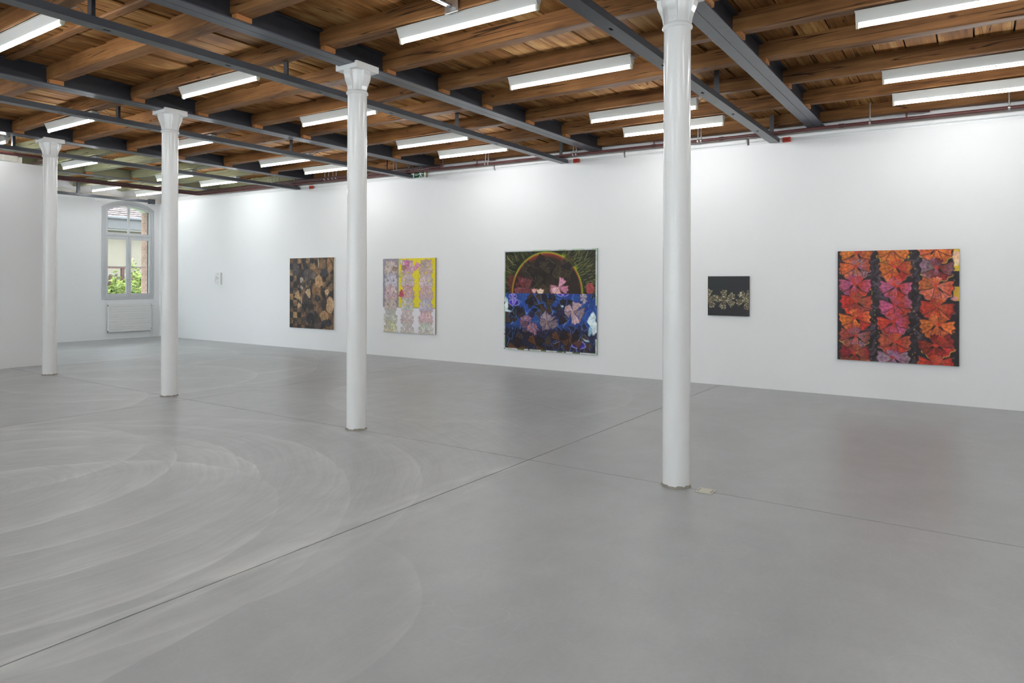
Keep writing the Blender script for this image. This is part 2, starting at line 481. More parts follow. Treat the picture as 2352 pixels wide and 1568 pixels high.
# left side wall with tall windows that let the daylight in
lw = MB()
cuts = [(-4.4, -2.6), (-0.6, 1.2), (3.2, 5.0), (7.0, 8.8), (10.8, 12.6)]
e = [BACK_Y] + [q for c in cuts for q in c] + [14.87]
for a, b in zip(e[0::2], e[1::2]): lw.box(LEFT_X - 0.3, LEFT_X, a, b, 0, TOPZ)
for a, b in cuts:
    lw.box(LEFT_X - 0.3, LEFT_X, a, b, 0, 0.9); lw.box(LEFT_X - 0.3, LEFT_X, a, b, 3.5, TOPZ)
tag(lw.build('wall_left', M['wall']), 'white side wall with tall windows, left of the viewpoint', kind='structure')
for k, (a, b) in enumerate(cuts):
    w_ = MB()
    for q in (a, (a + b) / 2 - 0.03, b - 0.06): w_.box(LEFT_X - 0.16, LEFT_X - 0.10, q, q + 0.06, 0.9, 3.5)
    for z in (0.9, 2.6, 3.44): w_.box(LEFT_X - 0.155, LEFT_X - 0.105, a, b, z, z + 0.06)
    wo = tag(w_.build('window_%d' % (k + 2), M['frame']), 'grey side window left of the viewpoint', kind='structure')
    MB().box(LEFT_X - 0.132, LEFT_X - 0.128, a, b, 0.9, 3.5).build('pane', M['glass'], wo)

# unseen side wall with two big windows, added to light the far room
ws = MB()
for a, b in ((14.87, 15.15), (17.15, 17.6), (19.6, FAR_Y + 0.46)): ws.box(WING_X - 0.3, WING_X, a, b, 0, TOPZ)
for k, (a, b) in enumerate(((15.15, 17.15), (17.6, 19.6))):
    ws.box(WING_X - 0.3, WING_X, a, b, 0, 0.9); ws.box(WING_X - 0.3, WING_X, a, b, 3.6, TOPZ)
    w_ = MB()
    for q in (a, (a + b) / 2 - 0.03, b - 0.06): w_.box(WING_X - 0.16, WING_X - 0.10, q, q + 0.06, 0.9, 3.6)
    for z in (0.9, 2.7, 3.54): w_.box(WING_X - 0.155, WING_X - 0.105, a, b, z, z + 0.06)
    wo = tag(w_.build('window_%d' % (k + 10), M['frame']), 'grey unseen side window added to light the far room', kind='structure')
    MB().box(WING_X - 0.132, WING_X - 0.128, a, b, 0.9, 3.6).build('pane', M['glass'], wo)
tag(ws.build('wall_side_added', M['wall']), 'white added side wall of the far room, unseen behind the partition', kind='structure')

# ------------------------------------------------------------------ ceiling: boards, joists, wedges
ce = MB().box(LEFT_X, WALL_X + 0.5, BACK_Y, 14.87, BZ + 0.045, BZ + 0.08, sh=S).box(WING_X - 0.3, WALL_X + 0.5, 14.87, FAR_Y + 0.1, BZ + 0.045, BZ + 0.08, sh=S).build('ceiling', M['dark'])  # black lid added above the boards so no sky leaks through their gaps
tag(ce, 'warm brown timber ceiling of boards on heavy joists', kind='structure')
y = BACK_Y
while y < FAR_Y:
    wd = random.choice((0.29, 0.31, 0.31, 0.33))
    y1 = min(y + wd, FAR_Y)
    dz = random.uniform(-0.010, 0.010)
    split = random.uniform(1.5, 7.5)
    xl = LEFT_X if y1 < 14.9 else WING_X
    split = max(split, xl + 1.0)
    for xa, xb, d2 in ((xl, split, 0.0), (split + 0.004, WALL_X + 0.25, random.uniform(-0.004, 0.004))):
        MB().box(xa, xb, y + 0.008, y1 - 0.008, BZ + dz + d2, BZ + 0.045, sh=S).build('board', M['board'], ce)
    y = y1

def joist(x0, x1, y0, y1, zb, zt, name='joist', amp=0.008):
    """hand-hewn timber: edges wander a little along the length"""
    mb = MB(); n = 12
    ph = [random.uniform(0, 6.3) for _ in range(4)]
    rings = []
    for k in range(n + 1):
        yy = y0 + (y1 - y0) * k / n; t = k / n * 5
        a = amp * math.sin(t + ph[0]); b = amp * math.sin(1.3 * t + ph[1]); c = amp * math.sin(1.1 * t + ph[2]); d = amp * math.sin(0.8 * t + ph[3])
        r = 0.011
        sec = [(x0 + a + r, zb + c), (x1 + b - r, zb + d), (x1 + b, zb + d + r), (x1 + b, zt), (x0 + a, zt), (x0 + a, zb + c + r)]
        rings.append([(x, yy, z + S(yy)) for x, z in sec])
    v = [p for r in rings for p in r]; f = []
    for k in range(n):
        for i in range(6):
            j = (i + 1) % 6
            f.append((k * 6 + i, k * 6 + j, (k + 1) * 6 + j, (k + 1) * 6 + i))
    f += [tuple(range(6))[::-1], tuple(range(n * 6, n * 6 + 6))]
    mb.add(v, f)
    return mb.build(name, M['joist'], ce)
bays = list(zip([BACK_Y] + GIRDER_Y, GIRDER_Y + [FAR_Y]))
for bi, (ya, yb) in enumerate(bays):
    for x in JOIST_X:
        if x < WING_X and bi >= 5: continue
        xx = x + random.uniform(-0.015, 0.015); ww = JOIST_W + random.uniform(-0.012, 0.012)
        a = ya + (0.065 if bi else 0.0); b = yb - (0.065 if bi < len(bays) - 1 else 0.0)
        joist(xx, xx + ww, a, b, JB, BZ + 0.02)
        if bi < len(bays) - 1:       # wedge between joist and girder flange
            MB().box(xx + 0.01, xx + ww - 0.005, yb - 0.14, yb - 0.068, GB + 0.012, JB + 0.004, sh=S).build('wedge_block', M['block'], ce)
        if bi:
            MB().box(xx + 0.005, xx + ww - 0.01, ya + 0.068, ya + 0.135, GB + 0.012, JB + 0.004, sh=S).build('wedge_block', M['block'], ce)
# wall plate timber along the long wall
for bi, (ya, yb) in enumerate(bays):
    joist(WALL_X + 0.02, WALL_X + 0.16, ya + 0.065, yb - 0.065, JB + 0.01, BZ + 0.02)
joist(3.20, 3.30, 5.68, 9.28, BZ - 0.03, BZ + 0.02, 'batten', 0.003)
joist(2.25, 2.35, 5.68, 9.28, BZ - 0.03, BZ + 0.02, 'batten', 0.003)

# ------------------------------------------------------------------ steel girders in pairs over the columns
ords = ['behind the viewpoint', 'over the nearest column', 'over the second nearest column', 'over the third column', 'over the farthest column', 'beyond the farthest column']
for gi, gy in enumerate(GIRDER_Y):
    z0 = GB + S(gy)
    far = gi == 5
    g = thing('steel_girder', ('slate grey steel girder with olive web ' if far else 'slate grey double steel girder ') + ords[gi], 'girder', (3.0, gy, z0), 'steel girders')
    for s_ in (-1, 1):
        yc = gy + s_ * 0.0595; gx = WING_X if far else LEFT_X
        MB().box(gx, WALL_X + 0.2, yc - 0.058, yc + 0.058, z0, z0 + 0.013).build('lower_flange', M['flange'], g, 0.002)
        MB().box(gx, WALL_X + 0.2, yc - 0.005, yc + 0.005, z0 + 0.013, z0 + 0.215).build('web', M['olive'] if far else M['steel'], g)
        MB().box(gx, WALL_X + 0.2, yc - 0.058, yc + 0.058, z0 + 0.203, z0 + 0.216).build('upper_flange', M['olive'] if far else M['steel'], g)

# ------------------------------------------------------------------ suspended flat channels
CH = [(-1.13, 'behind the viewpoint'), (2.54, 'between the nearest column and its left neighbour'), (6.19, 'beyond the second nearest column'),
      (9.89, 'beyond the third column'), (13.63, 'just beyond the farthest column')]
HANG = {2.54: [4.68, 8.07, 10.685], 6.19: [2.78, 4.76, 7.71, 10.685], 9.89: [2.8, 4.78, 7.69, 10.685], 13.63: [2.8, 4.85, 7.7, 10.685], -1.13: [4.7, 8.0]}
for cy, where in CH:
    z0 = CZ + SL * (cy - 2.54); hw = 0.068
    c = thing('ceiling_channel', 'slim slate steel channel rail hung below joists, ' + where, 'channel', (4.0, cy, z0), 'suspended channel rails')
    xe = WALL_X + 0.02
    # web down, two flanges up; slots cut through the web
    slots = []
    x = 0.55
    while x < xe - 0.4:
        slots.append(x); x += 1.15
    wb = MB(); xa = LEFT_X
    for sx in slots:
        wb.box(xa, sx, cy - hw, cy + hw, z0, z0 + 0.007)
        wb.box(sx, sx + 0.06, cy - hw, cy - 0.012, z0, z0 + 0.007); wb.box(sx, sx + 0.06, cy + 0.012, cy + hw, z0, z0 + 0.007)
        xa = sx + 0.06
    wb.box(xa, xe, cy - hw, cy + hw, z0, z0 + 0.007)
    wb.build('web', M['channel'], c)
    for s_ in (-1, 1):
        y0 = cy + s_ * hw
        MB().box(LEFT_X, xe, min(y0, y0 - s_ * 0.008), max(y0, y0 - s_ * 0.008), z0 + 0.007, z0 + 0.066).build('flange', M['channel'], c)
    for hx in HANG[cy]:
        hb = MB()
        hb.box(hx - 0.03, hx + 0.03, cy + 0.046, cy + 0.054, z0 + 0.007, BZ + S(cy) - 0.012)
        hb.box(hx - 0.03, hx - 0.024, cy - 0.01, cy + 0.046, z0 + 0.007, BZ + S(cy) - 0.012)
        hb.box(hx - 0.034, hx + 0.034, cy - 0.012, cy + 0.056, z0 + 0.04, z0 + 0.085)
        hb.build('hanger', M['channel'], c)
# dark blue rail in front of the far wall
c = thing('wall_rail', 'dark blue steel rail high in front of the far window wall', 'rail', (8.0, 19.35, 3.86))
MB().box(WING_X, 10.15, 19.32, 19.40, 3.83, 3.90).build('rail', M['steel'], c, 0.004)
MB().box(8.28, 8.35, 19.33, 19.39, 3.90, 4.29).build('post', M['steel'], c)
MB().box(10.15, 10.30, 19.30, 19.42, 3.80, 3.93).build('end_bracket', M['steel'], c)

# ------------------------------------------------------------------ cast iron columns
cn = ['nearest', 'second nearest', 'third nearest', 'farthest']
for k, cy in enumerate(COL_Y):
    top = GB + S(cy)
    c = thing('cast_iron_column', 'glossy white cast iron column, %s of the four' % cn[k], 'column', (COL_X, cy, 0), 'white columns in a row')
    r0, r1 = 0.108, 0.1045
    rz = top - 0.285
    MB().lathe(COL_X, cy, [(r0, 0.012), (r0, 0.02), (r0 - 0.001, 1.8), (r1, rz - 0.012)], 40).build('shaft', M['colpaint'], c)
    MB().lathe(COL_X, cy, [(r1, rz - 0.014), (r1 + 0.004, rz - 0.012), (r1 + 0.013, rz - 0.004), (r1 + 0.015, rz + 0.006), (r1 + 0.010, rz + 0.014), (r1 + 0.010, rz + 0.018),
                           (r1 + 0.005, rz + 0.022), (r1 + 0.001, rz + 0.026)], 40).build('neck_ring', M['colpaint'], c)
    MB().lathe(COL_X, cy, [(r1, rz + 0.024), (r1, rz + 0.05), (r1 + 0.004, rz + 0.10), (r1 + 0.014, rz + 0.16), (r1 + 0.022, rz + 0.20), (r1 + 0.024, rz + 0.236)], 40).build('capital', M['colpaint'], c)
    for a in range(4):
        # curved bracket under the plate
        ca, sa = math.cos(a * math.pi / 2), math.sin(a * math.pi / 2)
        pr = [(0.085, rz + 0.028), (0.106, rz + 0.028), (0.112, rz + 0.07), (0.124, rz + 0.11), (0.142, rz + 0.15), (0.154, rz + 0.185), (0.157, rz + 0.236), (0.085, rz + 0.236)]
        hw = 0.043
        v = []
        for s_ in (-1, 1):
            for (d, z) in pr:
                q = hw * (0.8 + 0.35 * min(1, max(0, (z - rz) / 0.236)))
                v.append((COL_X + ca * d - sa * s_ * q, cy + sa * d + ca * s_ * q, z))
        n = len(pr)
        f = [(i, (i + 1) % n, (i + 1) % n + n, i + n) for i in range(n)] + [tuple(range(n))[::-1], tuple(range(n, 2 * n))]
        MB().add(v, f).build('bracket', M['colpaint'], c, 0.006)
    pl = MB().box(COL_X - 0.162, COL_X + 0.162, cy - 0.165, cy + 0.165, top - 0.05, top - 0.001)
    pb_ = pl.build('bearing_plate', M['colpaint'], c, 0.004)
    lip = MB()
    for s_ in (-1, 1):
        ya, yb = sorted((cy + s_ * 0.165, cy + s_ * 0.128))
        lip.box(COL_X - 0.162, COL_X + 0.162, ya, yb, top - 0.002, top + 0.018)
    lip.build('plate_lip', M['colpaint'], c, 0.004)
    # ragged mortar collar where the shaft meets the floor
    col = MB(); n = 40
    ro = [0.116 + random.uniform(-.004, .008) for _ in range(n)]; hi = [0.010 + random.uniform(-.004, .008) for _ in range(n)]
    v = []
    for i in range(n):
        a = 2 * math.pi * i / n
        v += [(COL_X + ro[i] * math.cos(a), cy + ro[i] * math.sin(a), 0.0), (COL_X + 0.1085 * math.cos(a), cy + 0.1085 * math.sin(a), hi[i] + 0.008), (COL_X + 0.10 * math.cos(a), cy + 0.10 * math.sin(a), 0.0)]
    f = []
    for i in range(n):
        j = (i + 1) % n
        f += [(3 * i, 3 * j, 3 * j + 1, 3 * i + 1), (3 * i + 1, 3 * j + 1, 3 * j + 2, 3 * i + 2), (3 * i + 2, 3 * j + 2, 3 * j, 3 * i)]
    col.add(v, f).build('mortar_collar', M['chip'], c)
# ------------------------------------------------------------------ fluorescent batten lights screwed under the joists
LL = 1.53
def make_lamp():
    root = empty('fluorescent_light', (0, 0, 0))
    h = 0.092
    # housing: inverted trapezoid tray, top face against the joist
    MB().prism([(-0.056, 0.0), (-0.056, -0.012), (-0.020, -h), (0.020, -h), (0.056, -0.012), (0.056, 0.0)], 'y', -LL / 2, LL / 2).build('housing', M['enamel'], root, 0.002, True)
    MB().prism([(-0.060, 0.001), (-0.060, -0.006), (0.060, -0.006), (0.060, 0.001)], 'y', -LL / 2 - 0.004, LL / 2 + 0.004).build('top_rim', M['enamel'], root, 0, True)
    for s_ in (-1, 1):
        yy = s_ * (LL / 2 - 0.012)
        MB().prism([(-0.018, -h + 0.002), (-0.018, -h - 0.034), (-0.008, -h - 0.046), (0.008, -h - 0.046), (0.018, -h - 0.034), (0.018, -h + 0.002)], 'y', yy - 0.011, yy + 0.011).build('lamp_holder', M['holder'], root, 0.002, True)
    MB().tube([(0, -LL / 2 + 0.022, -h - 0.026), (0, LL / 2 - 0.022, -h - 0.026)], 0.013, 12, False).build('tube', M['tube'], root, 0, True)
    # supply cable looping out of the near end
    pts = []
    for k in range(13):
        t = k / 12
        pts.append((0.02 + 0.07 * t, -LL / 2 + 0.01 - 0.24 * t, -0.045 + 0.085 * math.sin(t * math.pi * 0.85) - 0.08 * t * t))
    MB().tube(pts, 0.005, 6).build('cable', M['cable'], root, 0, True)
    return root
proto = make_lamp()
rows = [(9.62, 'closest to the long wall'), (8.53, 'second out from the long wall'), (6.54, 'third out from the long wall'), (4.71, 'fourth out from the long wall'),
        (2.73, 'fifth out from the long wall'), (0.83, None), (-1.07, None), (-2.97, None)]
baysL = [(-3.6, None), (0.11, 'right of the nearest column'), (3.725, 'between the nearest two columns'), (7.42, 'between second and third columns'),
         (11.20, 'between third and farthest columns'), (15.13, 'beyond the farthest column'), (18.56, 'in front of the far wall')]
used = False
for bi, (ly, bt) in enumerate(baysL):
    for ri, (lx, rt) in enumerate(rows):
        if bi == 6 and ri not in (0, 1): continue
        if bi >= 5 and lx < 4: continue
        seen = bt and rt and not (bi == 1 and ri >= 3) and not (bi == 2 and ri >= 4)
        if bi == 6: lxx = (9.79, 8.65)[ri]
        else: lxx = lx
        ly_ = 14.30 if (bi == 5 and ri == 3) else ly
        o = proto if not used else copy_tree(proto)
        used = True
        zj = JB + S(ly_) - 0.012 - (0.02 if bi == 6 else 0)
        o.location = (lxx, ly_, zj)
        o.rotation_euler = (math.atan(SL), 0, 0)
        if seen: lab = 'lit fluorescent tube light %s, %s' % (rt, bt)
        else: lab = 'lit fluorescent tube light outside the picture, around the viewpoint'
        tag(o, lab, 'light', 'fluorescent lights under the joists' if seen else 'fluorescent lights around the viewpoint')

# ------------------------------------------------------------------ sprinkler pipes, droppers, trunking
def pz(y): return 3.818 + 0.0092 * y
def bend(pts, r=0.12, n=6):
    out = [Vector(pts[0])]
    for a, b, c in zip(pts, pts[1:], pts[2:]):
        a, b, c = Vector(a), Vector(b), Vector(c)
        p = b + (a - b).normalized() * r; q = b + (c - b).normalized() * r
        for k in range(n + 1):
            t = k / n; out.append((p * (1 - t) + b * t) * (1 - t) + (b * (1 - t) + q * t) * t)
    out.append(Vector(pts[-1]))
    return out
p1 = thing('sprinkler_pipe', 'long dark red sprinkler pipe running along the top of the long wall', 'pipe', (10.6, 6, pz(6)), 'dark red pipes')
MB().tube(bend([(10.60, BACK_Y + .1, pz(BACK_Y)), (10.60, 17.62, pz(17.6)), (4.0, 17.62, pz(17.6) - 0.01)]), 0.024, 12).build('pipe_run', M['pipe'], p1)
for yj in (-1.2, 1.6, 3.3, 4.41, 8.07, 9.9, 12.6, 15.6):
    MB().tube([(10.60, yj - .035, pz(yj - .035)), (10.60, yj + .035, pz(yj + .035))], 0.029, 12).build('coupling', M['pipe2'], p1)
for yb in (4.41, 8.07, 0.80):
    MB().tube(bend([(10.60, yb, pz(yb)), (10.60, yb, pz(yb) + 0.09), (10.86, yb - 0.25, pz(yb) + 0.12)], 0.03), 0.011, 8).build('branch', M['pipe'], p1)
for q, (dx, dz, ys_, rr, nm) in enumerate([(-0.062, 0.035, 8.9, 0.019, 'dark red branch pipe beside the sprinkler pipe, turning at far corner'),
                                           (-0.115, 0.055, 10.4, 0.016, 'thin dark red pipe farthest from the wall in far corner'),
                                           (0.05, 0.05, 11.6, 0.017, 'thin dark red pipe tucked against the wall in far corner')]):
    pp = thing('water_pipe', nm, 'pipe', (10.6 + dx, 13, pz(13) + dz), 'dark red pipes')
    yc = 17.62 + dx * 1.0
    MB().tube(bend([(10.6 + dx, ys_, pz(ys_) + dz), (10.6 + dx, yc, pz(yc) + dz), (4.0, yc, pz(yc) + dz - 0.01)]), rr, 10).build('pipe_run', M['pipe2'], pp)
    MB().tube([(10.6 + dx, ys_, pz(ys_) + dz), (10.6 + dx, ys_ - 0.02, pz(ys_) + dz + 0.02), (10.6 + dx, ys_ - 0.02, BZ + S(ys_) - 0.01)], rr * 0.9, 8).build('riser', M['pipe'], pp)
# pipes over the partition at the left edge
for q, (yq, zq, rr, nm) in enumerate([(14.08, 3.852, 0.024, 'dark red pipe running over the partition wall, nearest of three'), (14.20, 3.862, 0.018, 'dark red pipe running over the partition wall, middle of three'),
                                      (14.32, 3.868, 0.015, 'dark red pipe running over the partition wall, farthest of three')]):
    pp = thing('water_pipe', nm, 'pipe', (5.0, yq, zq), 'dark red pipes')
    MB().tube([(LEFT_X + 0.1, yq, zq), (5.62 + q * 0.05, yq, zq)], rr, 10).build('pipe_run', M['pipe'], pp)
    MB().tube(bend([(5.62 + q * 0.05 - 0.001, yq, zq), (5.66 + q * 0.05, yq, zq), (5.66 + q * 0.05, 17.4, zq + 0.03)], 0.02), rr, 10).build('elbow_run', M['pipe2'], pp)
# galvanised droppers that carry the pipes
HR = [(10.30, 'left rod of the hanger pair left of the exit sign'), (10.21, 'right rod of the hanger pair left of the exit sign'),
      (7.86, 'left rod of the hanger pair above the sun painting, near its left edge'), (7.79, 'right rod of the hanger pair above the sun painting, near its left edge'),
      (5.925, 'left rod of the hanger pair beside the second red alarm box'), (5.865, 'right rod of the hanger pair beside the second red alarm box'),
      (3.67, 'left rod of the hanger pair just right of the nearest column'), (3.62, 'right rod of the hanger pair just right of the nearest column'),
      (1.24, 'single hanger strap above the red blossom painting'), (-0.32, 'single hanger rod at the right edge of the picture')]
HR += [(y_, '%s of the four hanger rods behind the channel of the farthest column' % n_) for y_, n_ in zip((14.49, 14.36, 14.22, 14.09), ('leftmost', 'second from left', 'third from left', 'rightmost'))]
HR += [(y_, '%s of the four hanger rods left of the second column' % n_) for y_, n_ in zip((12.41, 12.28, 12.14, 12.03), ('leftmost', 'second from left', 'third from left', 'rightmost'))]
for yd, hl in HR:
    fourset = yd > 12
    d = thing('pipe_hanger', 'galvanised ' + hl, 'hanger', (10.6, yd, pz(yd)), 'galvanised pipe hanger rods')
    dx = -0.06 if fourset else 0.0
    MB().tube([(10.6 + dx, yd, pz(yd) + (0.05 if fourset else 0.02)), (10.6 + dx, yd, BZ + S(yd) - 0.012)], 0.009, 8).build('rod', M['zinc'], d)
    MB().tube([(10.6 + dx, yd - 0.012, pz(yd) + (0.035 if fourset else 0.0)), (10.6 + dx, yd + 0.012, pz(yd) + (0.035 if fourset else 0.0))], 0.031, 12).build('clip', M['zinc'], d)
    MB().tube([(10.6 + dx, yd, pz(yd) + 0.055), (10.6 + dx, yd, pz(yd) + 0.075)], 0.014, 6).build('nut', M['zinc'], d)
# white cable trunking on the old wall above the exhibition wall
for (ya, yb, dz, nm) in [(BACK_Y + .1, 2.92, 0.0, 'white cable trunking above the wall, right of the nearest column'), (2.95, 5.0, -0.012, 'short white cable trunking length behind the nearest column'),
                         (5.03, 7.75, 0.0, 'white cable trunking above the wall, between nearest two columns'), (7.78, 10.0, -0.012, 'white cable trunking beside the green exit sign'),
                         (10.03, FAR_Y - .2, 0.0, 'long white cable trunking above the far half of the wall')]:
    t_ = thing('cable_trunking', nm, 'trunking', (WALL_X + 0.1, (ya + yb) / 2, wall_top((ya + yb) / 2)), 'white cable trunking')
    f_ = lambda y: wall_top(y) - wall_top(0)
    z0 = wall_top(0) + 0.022 + dz
    MB().box(WALL_X + 0.020, WALL_X + 0.12, ya, yb, z0 + 0.022, z0 + 0.115, sh=f_).build('trunk_body', M['trunk'], t_, 0.003)
    MB().box(WALL_X + 0.005, WALL_X + 0.02, ya + 0.01, yb - 0.01, z0 + 0.03, z0 + 0.107, sh=f_).build('cover_strip', M['trunk'], t_, 0.003)
    MB().box(WALL_X + 0.035, WALL_X + 0.10, ya, yb, z0 - 0.02, z0 + 0.021, sh=f_).build('lower_rail', M['trunk'], t_)
for yq, w_ in ((2.36, 'beside the nearest channel end'), (5.93, 'beside the second channel end'), (13.1, 'near the far channel end')):
    z0 = wall_top(yq) - 0.01
    b = thing('alarm_box', 'small red alarm box on top of the white wall, ' + w_, 'alarm box', (WALL_X + 0.05, yq, z0), 'red alarm boxes')
    MB().box(WALL_X - 0.045, WALL_X + 0.004, yq - 0.055, yq + 0.055, z0, z0 + 0.07).build('case', M['redbox'], b, 0.004)
    MB().box(WALL_X - 0.05, WALL_X - 0.045, yq - 0.035, yq + 0.035, z0 + 0.015, z0 + 0.055).build('front_plate', plain('alarm_plate', (0.36, 0.03, 0.02), 0.3), b)
    MB().box(WALL_X - 0.035, WALL_X + 0.004, yq + 0.06, yq + 0.10, z0, z0 + 0.05).build('base', M['trunk'], b)
# emergency exit sign: running figure, arrow and door on green
ex = thing('exit_sign', 'green emergency exit sign with white running figure above the wall', 'sign', (10.70, 9.6, 3.83))
ey0, ey1, ez0, ez1, exx = 9.52, 9.90, 3.795, 3.91, 10.69
MB().box(exx, exx + 0.05, ey0 - 0.045, ey1 + 0.02, ez0 - 0.012, ez1 + 0.012).build('case', M['signwhite'], ex, 0.004)
MB().box(exx - 0.003, exx, ey0, ey1, ez0, ez1).build('green_panel', M['green'], ex)
def sp(pts, nm):       # pts in sign space: u 0..1 left to right (high Y to low Y), v 0..1 bottom to top
    mb = MB(); mb.prism([(ey1 + (ey0 - ey1) * u, ez0 + (ez1 - ez0) * v) for u, v in pts], 'x', exx - 0.006, exx - 0.0031)
    mb.build(nm, M['signwhite'], ex)
sp([(0.07, 0.05), (0.29, 0.05), (0.29, 0.97), (0.07, 0.97)], 'door_symbol')
sp([(0.36, 0.38), (0.55, 0.38), (0.55, 0.52), (0.36, 0.52)], 'arrow_symbol')
hd = [(0.72 + 0.05 * math.cos(k * math.pi / 5), 0.84 + 0.12 * math.sin(k * math.pi / 5)) for k in range(10)]
sp(hd, 'figure_head')
sp([(0.68, 0.70), (0.78, 0.70), (0.84, 0.36), (0.74, 0.32)], 'figure_body')
sp([(0.60, 0.42), (0.62, 0.52), (0.72, 0.56), (0.71, 0.66), (0.60, 0.56), (0.575, 0.45)], 'figure_arm')
sp([(0.78, 0.70), (0.87, 0.62), (0.91, 0.50), (0.94, 0.53), (0.90, 0.70), (0.80, 0.78)], 'figure_arm')
sp([(0.74, 0.36), (0.82, 0.36), (0.85, 0.20), (0.94, 0.20), (0.94, 0.11), (0.80, 0.10)], 'figure_leg')
sp([(0.72, 0.36), (0.79, 0.33), (0.73, 0.18), (0.70, 0.02), (0.65, 0.02), (0.67, 0.22)], 'figure_leg')
MB().box(exx, exx + 0.03, ey0 - 0.075, ey0 - 0.05, ez0 - 0.01, ez1 + 0.03).build('bracket', M['brass'], ex)
MB().tube([(exx + 0.02, ey1 - 0.05, ez1), (exx + 0.02, ey1 - 0.05, BZ + S(9.9) - 0.01)], 0.008, 8).build('suspension_rod', M['brass'], ex)
# bare galvanised strut bolted to a joist face
st = thing('pipe_strut', 'galvanised pipe strut with square foot plate bolted to a joist', 'strut', (4.6, 3.79, 4.0))
MB().box(4.598, 4.606, 3.715, 3.86, 3.915 + 0.03, 4.035 + 0.03).build('foot_plate', M['zinc'], st, 0.002)
MB().tube([(4.60, 3.80, 4.005), (3.25, 4.02, 4.085)], 0.020, 14).build('pipe', M['zinc'], st)
MB().tube([(4.27, 3.853, 4.0245), (4.22, 3.861, 4.0275)], 0.023, 14).build('sleeve', M['zinc'], st)
for a in (3.728, 3.847):
    for b in (3.96, 4.052): MB().tube([(4.598, a, b), (4.590, a, b)], 0.006, 6).build('bolt', M['zinc'], st)
# grey duct boxes above the partition
du = thing('ventilation_duct', 'pale duct box above the partition at the left edge', 'duct', (4.6, 15.4, 3.9))
MB().box(2.0, 5.50, 15.3, 15.6, 3.90, 4.06).build('duct_body', M['plaster'], du, 0.005)
MB().box(5.50, 5.58, 15.32, 15.62, 3.86, 4.0).build('duct_flange', M['plaster'], du, 0.004)
for x in (3.4, 4.3, 4.95, 5.25): MB().box(x, x + 0.02, 15.292, 15.30, 3.895, 4.065).build('seam', M['trunk'], du)
# ------------------------------------------------------------------ arched window in the far wall
win = MB()
YF = FAR_Y - 0.025
ring(win, arch(WX0, WX1, WZ0, WZS, WZT), arch(WX0 + 0.10, WX1 - 0.07, WZ0 + 0.085, WZS - 0.045, WZT - 0.11), YF, FAR_Y + 0.12)
w1 = tag(win.build('window_1', M['frame'], bevel=0.004), 'tall arched grey casement window with a view of garden and roof', kind='structure')
sx0, sx1, sxm = WX0 + 0.10, WX1 - 0.07, 9.872
MB().box(sx0, sx1, FAR_Y - 0.005, FAR_Y + 0.11, 2.872, 2.905).build('transom', M['frame'], w1, 0.003)
def sash(x0, x1, z0, z1, wl, wr, wb, wt, nm='sash'):
    s_ = MB()
    y0, y1 = FAR_Y + 0.0, FAR_Y + 0.055
    s_.box(x0, x0 + wl, y0, y1, z0, z1).box(x1 - wr, x1, y0, y1, z0, z1).box(x0 + wl, x1 - wr, y0, y1, z0, z0 + wb).box(x0 + wl, x1 - wr, y0, y1, z1 - wt, z1)
    o = s_.build(nm, M['frame2'], w1, 0.003)
    return o
lo0, lo1 = WZ0 + 0.085, 2.87
a = sash(sx0, sxm - 0.001, lo0, lo1, 0.066, 0.062, 0.078, 0.088)
b = sash(sxm + 0.001, sx1, lo0, lo1, 0.066, 0.052, 0.078, 0.088)
for o, xa, xb in ((a, sx0 + 0.066, sxm - 0.063), (b, sxm + 0.067, sx1 - 0.052)):
    MB().box(xa, xb, FAR_Y + 0.02, FAR_Y + 0.04, 2.006, 2.026).build('glazing_bar', M['frame2'], o)
    MB().box(xa, xb, FAR_Y + 0.028, FAR_Y + 0.032, lo0 + 0.078, 2.006).build('pane', M['glass'], o)
    MB().box(xa, xb, FAR_Y + 0.028, FAR_Y + 0.032, 2.026, lo1 - 0.088).build('pane', M['glass'], o)
MB().box(sxm - 0.024, sxm + 0.024, FAR_Y - 0.014, FAR_Y, lo0, lo1).build('meeting_strip', M['frame2'], w1, 0.006)
MB().tube([(sxm, FAR_Y - 0.02, lo0 - 0.02), (sxm, FAR_Y - 0.02, lo1 - 0.01)], 0.006, 8).build('espagnolette_rod', M['zinc'], w1)
h_ = MB().tube([(sxm, FAR_Y - 0.02, 1.66), (sxm, FAR_Y - 0.05, 1.66), (sxm - 0.05, FAR_Y - 0.055, 1.66)], 0.011, 8)
h_.tube([(sxm - 0.05, FAR_Y - 0.055, 1.66), (sxm - 0.07, FAR_Y - 0.055, 1.655)], 0.017, 8)
tag(h_.build('handle', M['zinc'], w1), 'metal window handle')
for zz in (lo0 + 0.12, 2.02, lo1 - 0.12):
    for xx in (sx0 - 0.004, sx1 + 0.004):
        MB().tube([(xx, FAR_Y - 0.006, zz - 0.035), (xx, FAR_Y - 0.006, zz + 0.035)], 0.009, 8).build('hinge', M['frame'], w1)
up_o = arch(sx0, sx1, 2.906, WZS - 0.048, WZT - 0.112)
up_i = arch(sx0 + 0.064, sx1 - 0.052, 2.965, WZS - 0.085, WZT - 0.165)
s_ = MB(); ring(s_, up_o, up_i, FAR_Y, FAR_Y + 0.055)
fan = s_.build('fanlight_sash', M['frame2'], w1, 0.003)
MB().box(sxm - 0.026, sxm + 0.026, FAR_Y + 0.002, FAR_Y + 0.05, 2.96, WZT - 0.16).build('mullion', M['frame2'], fan)
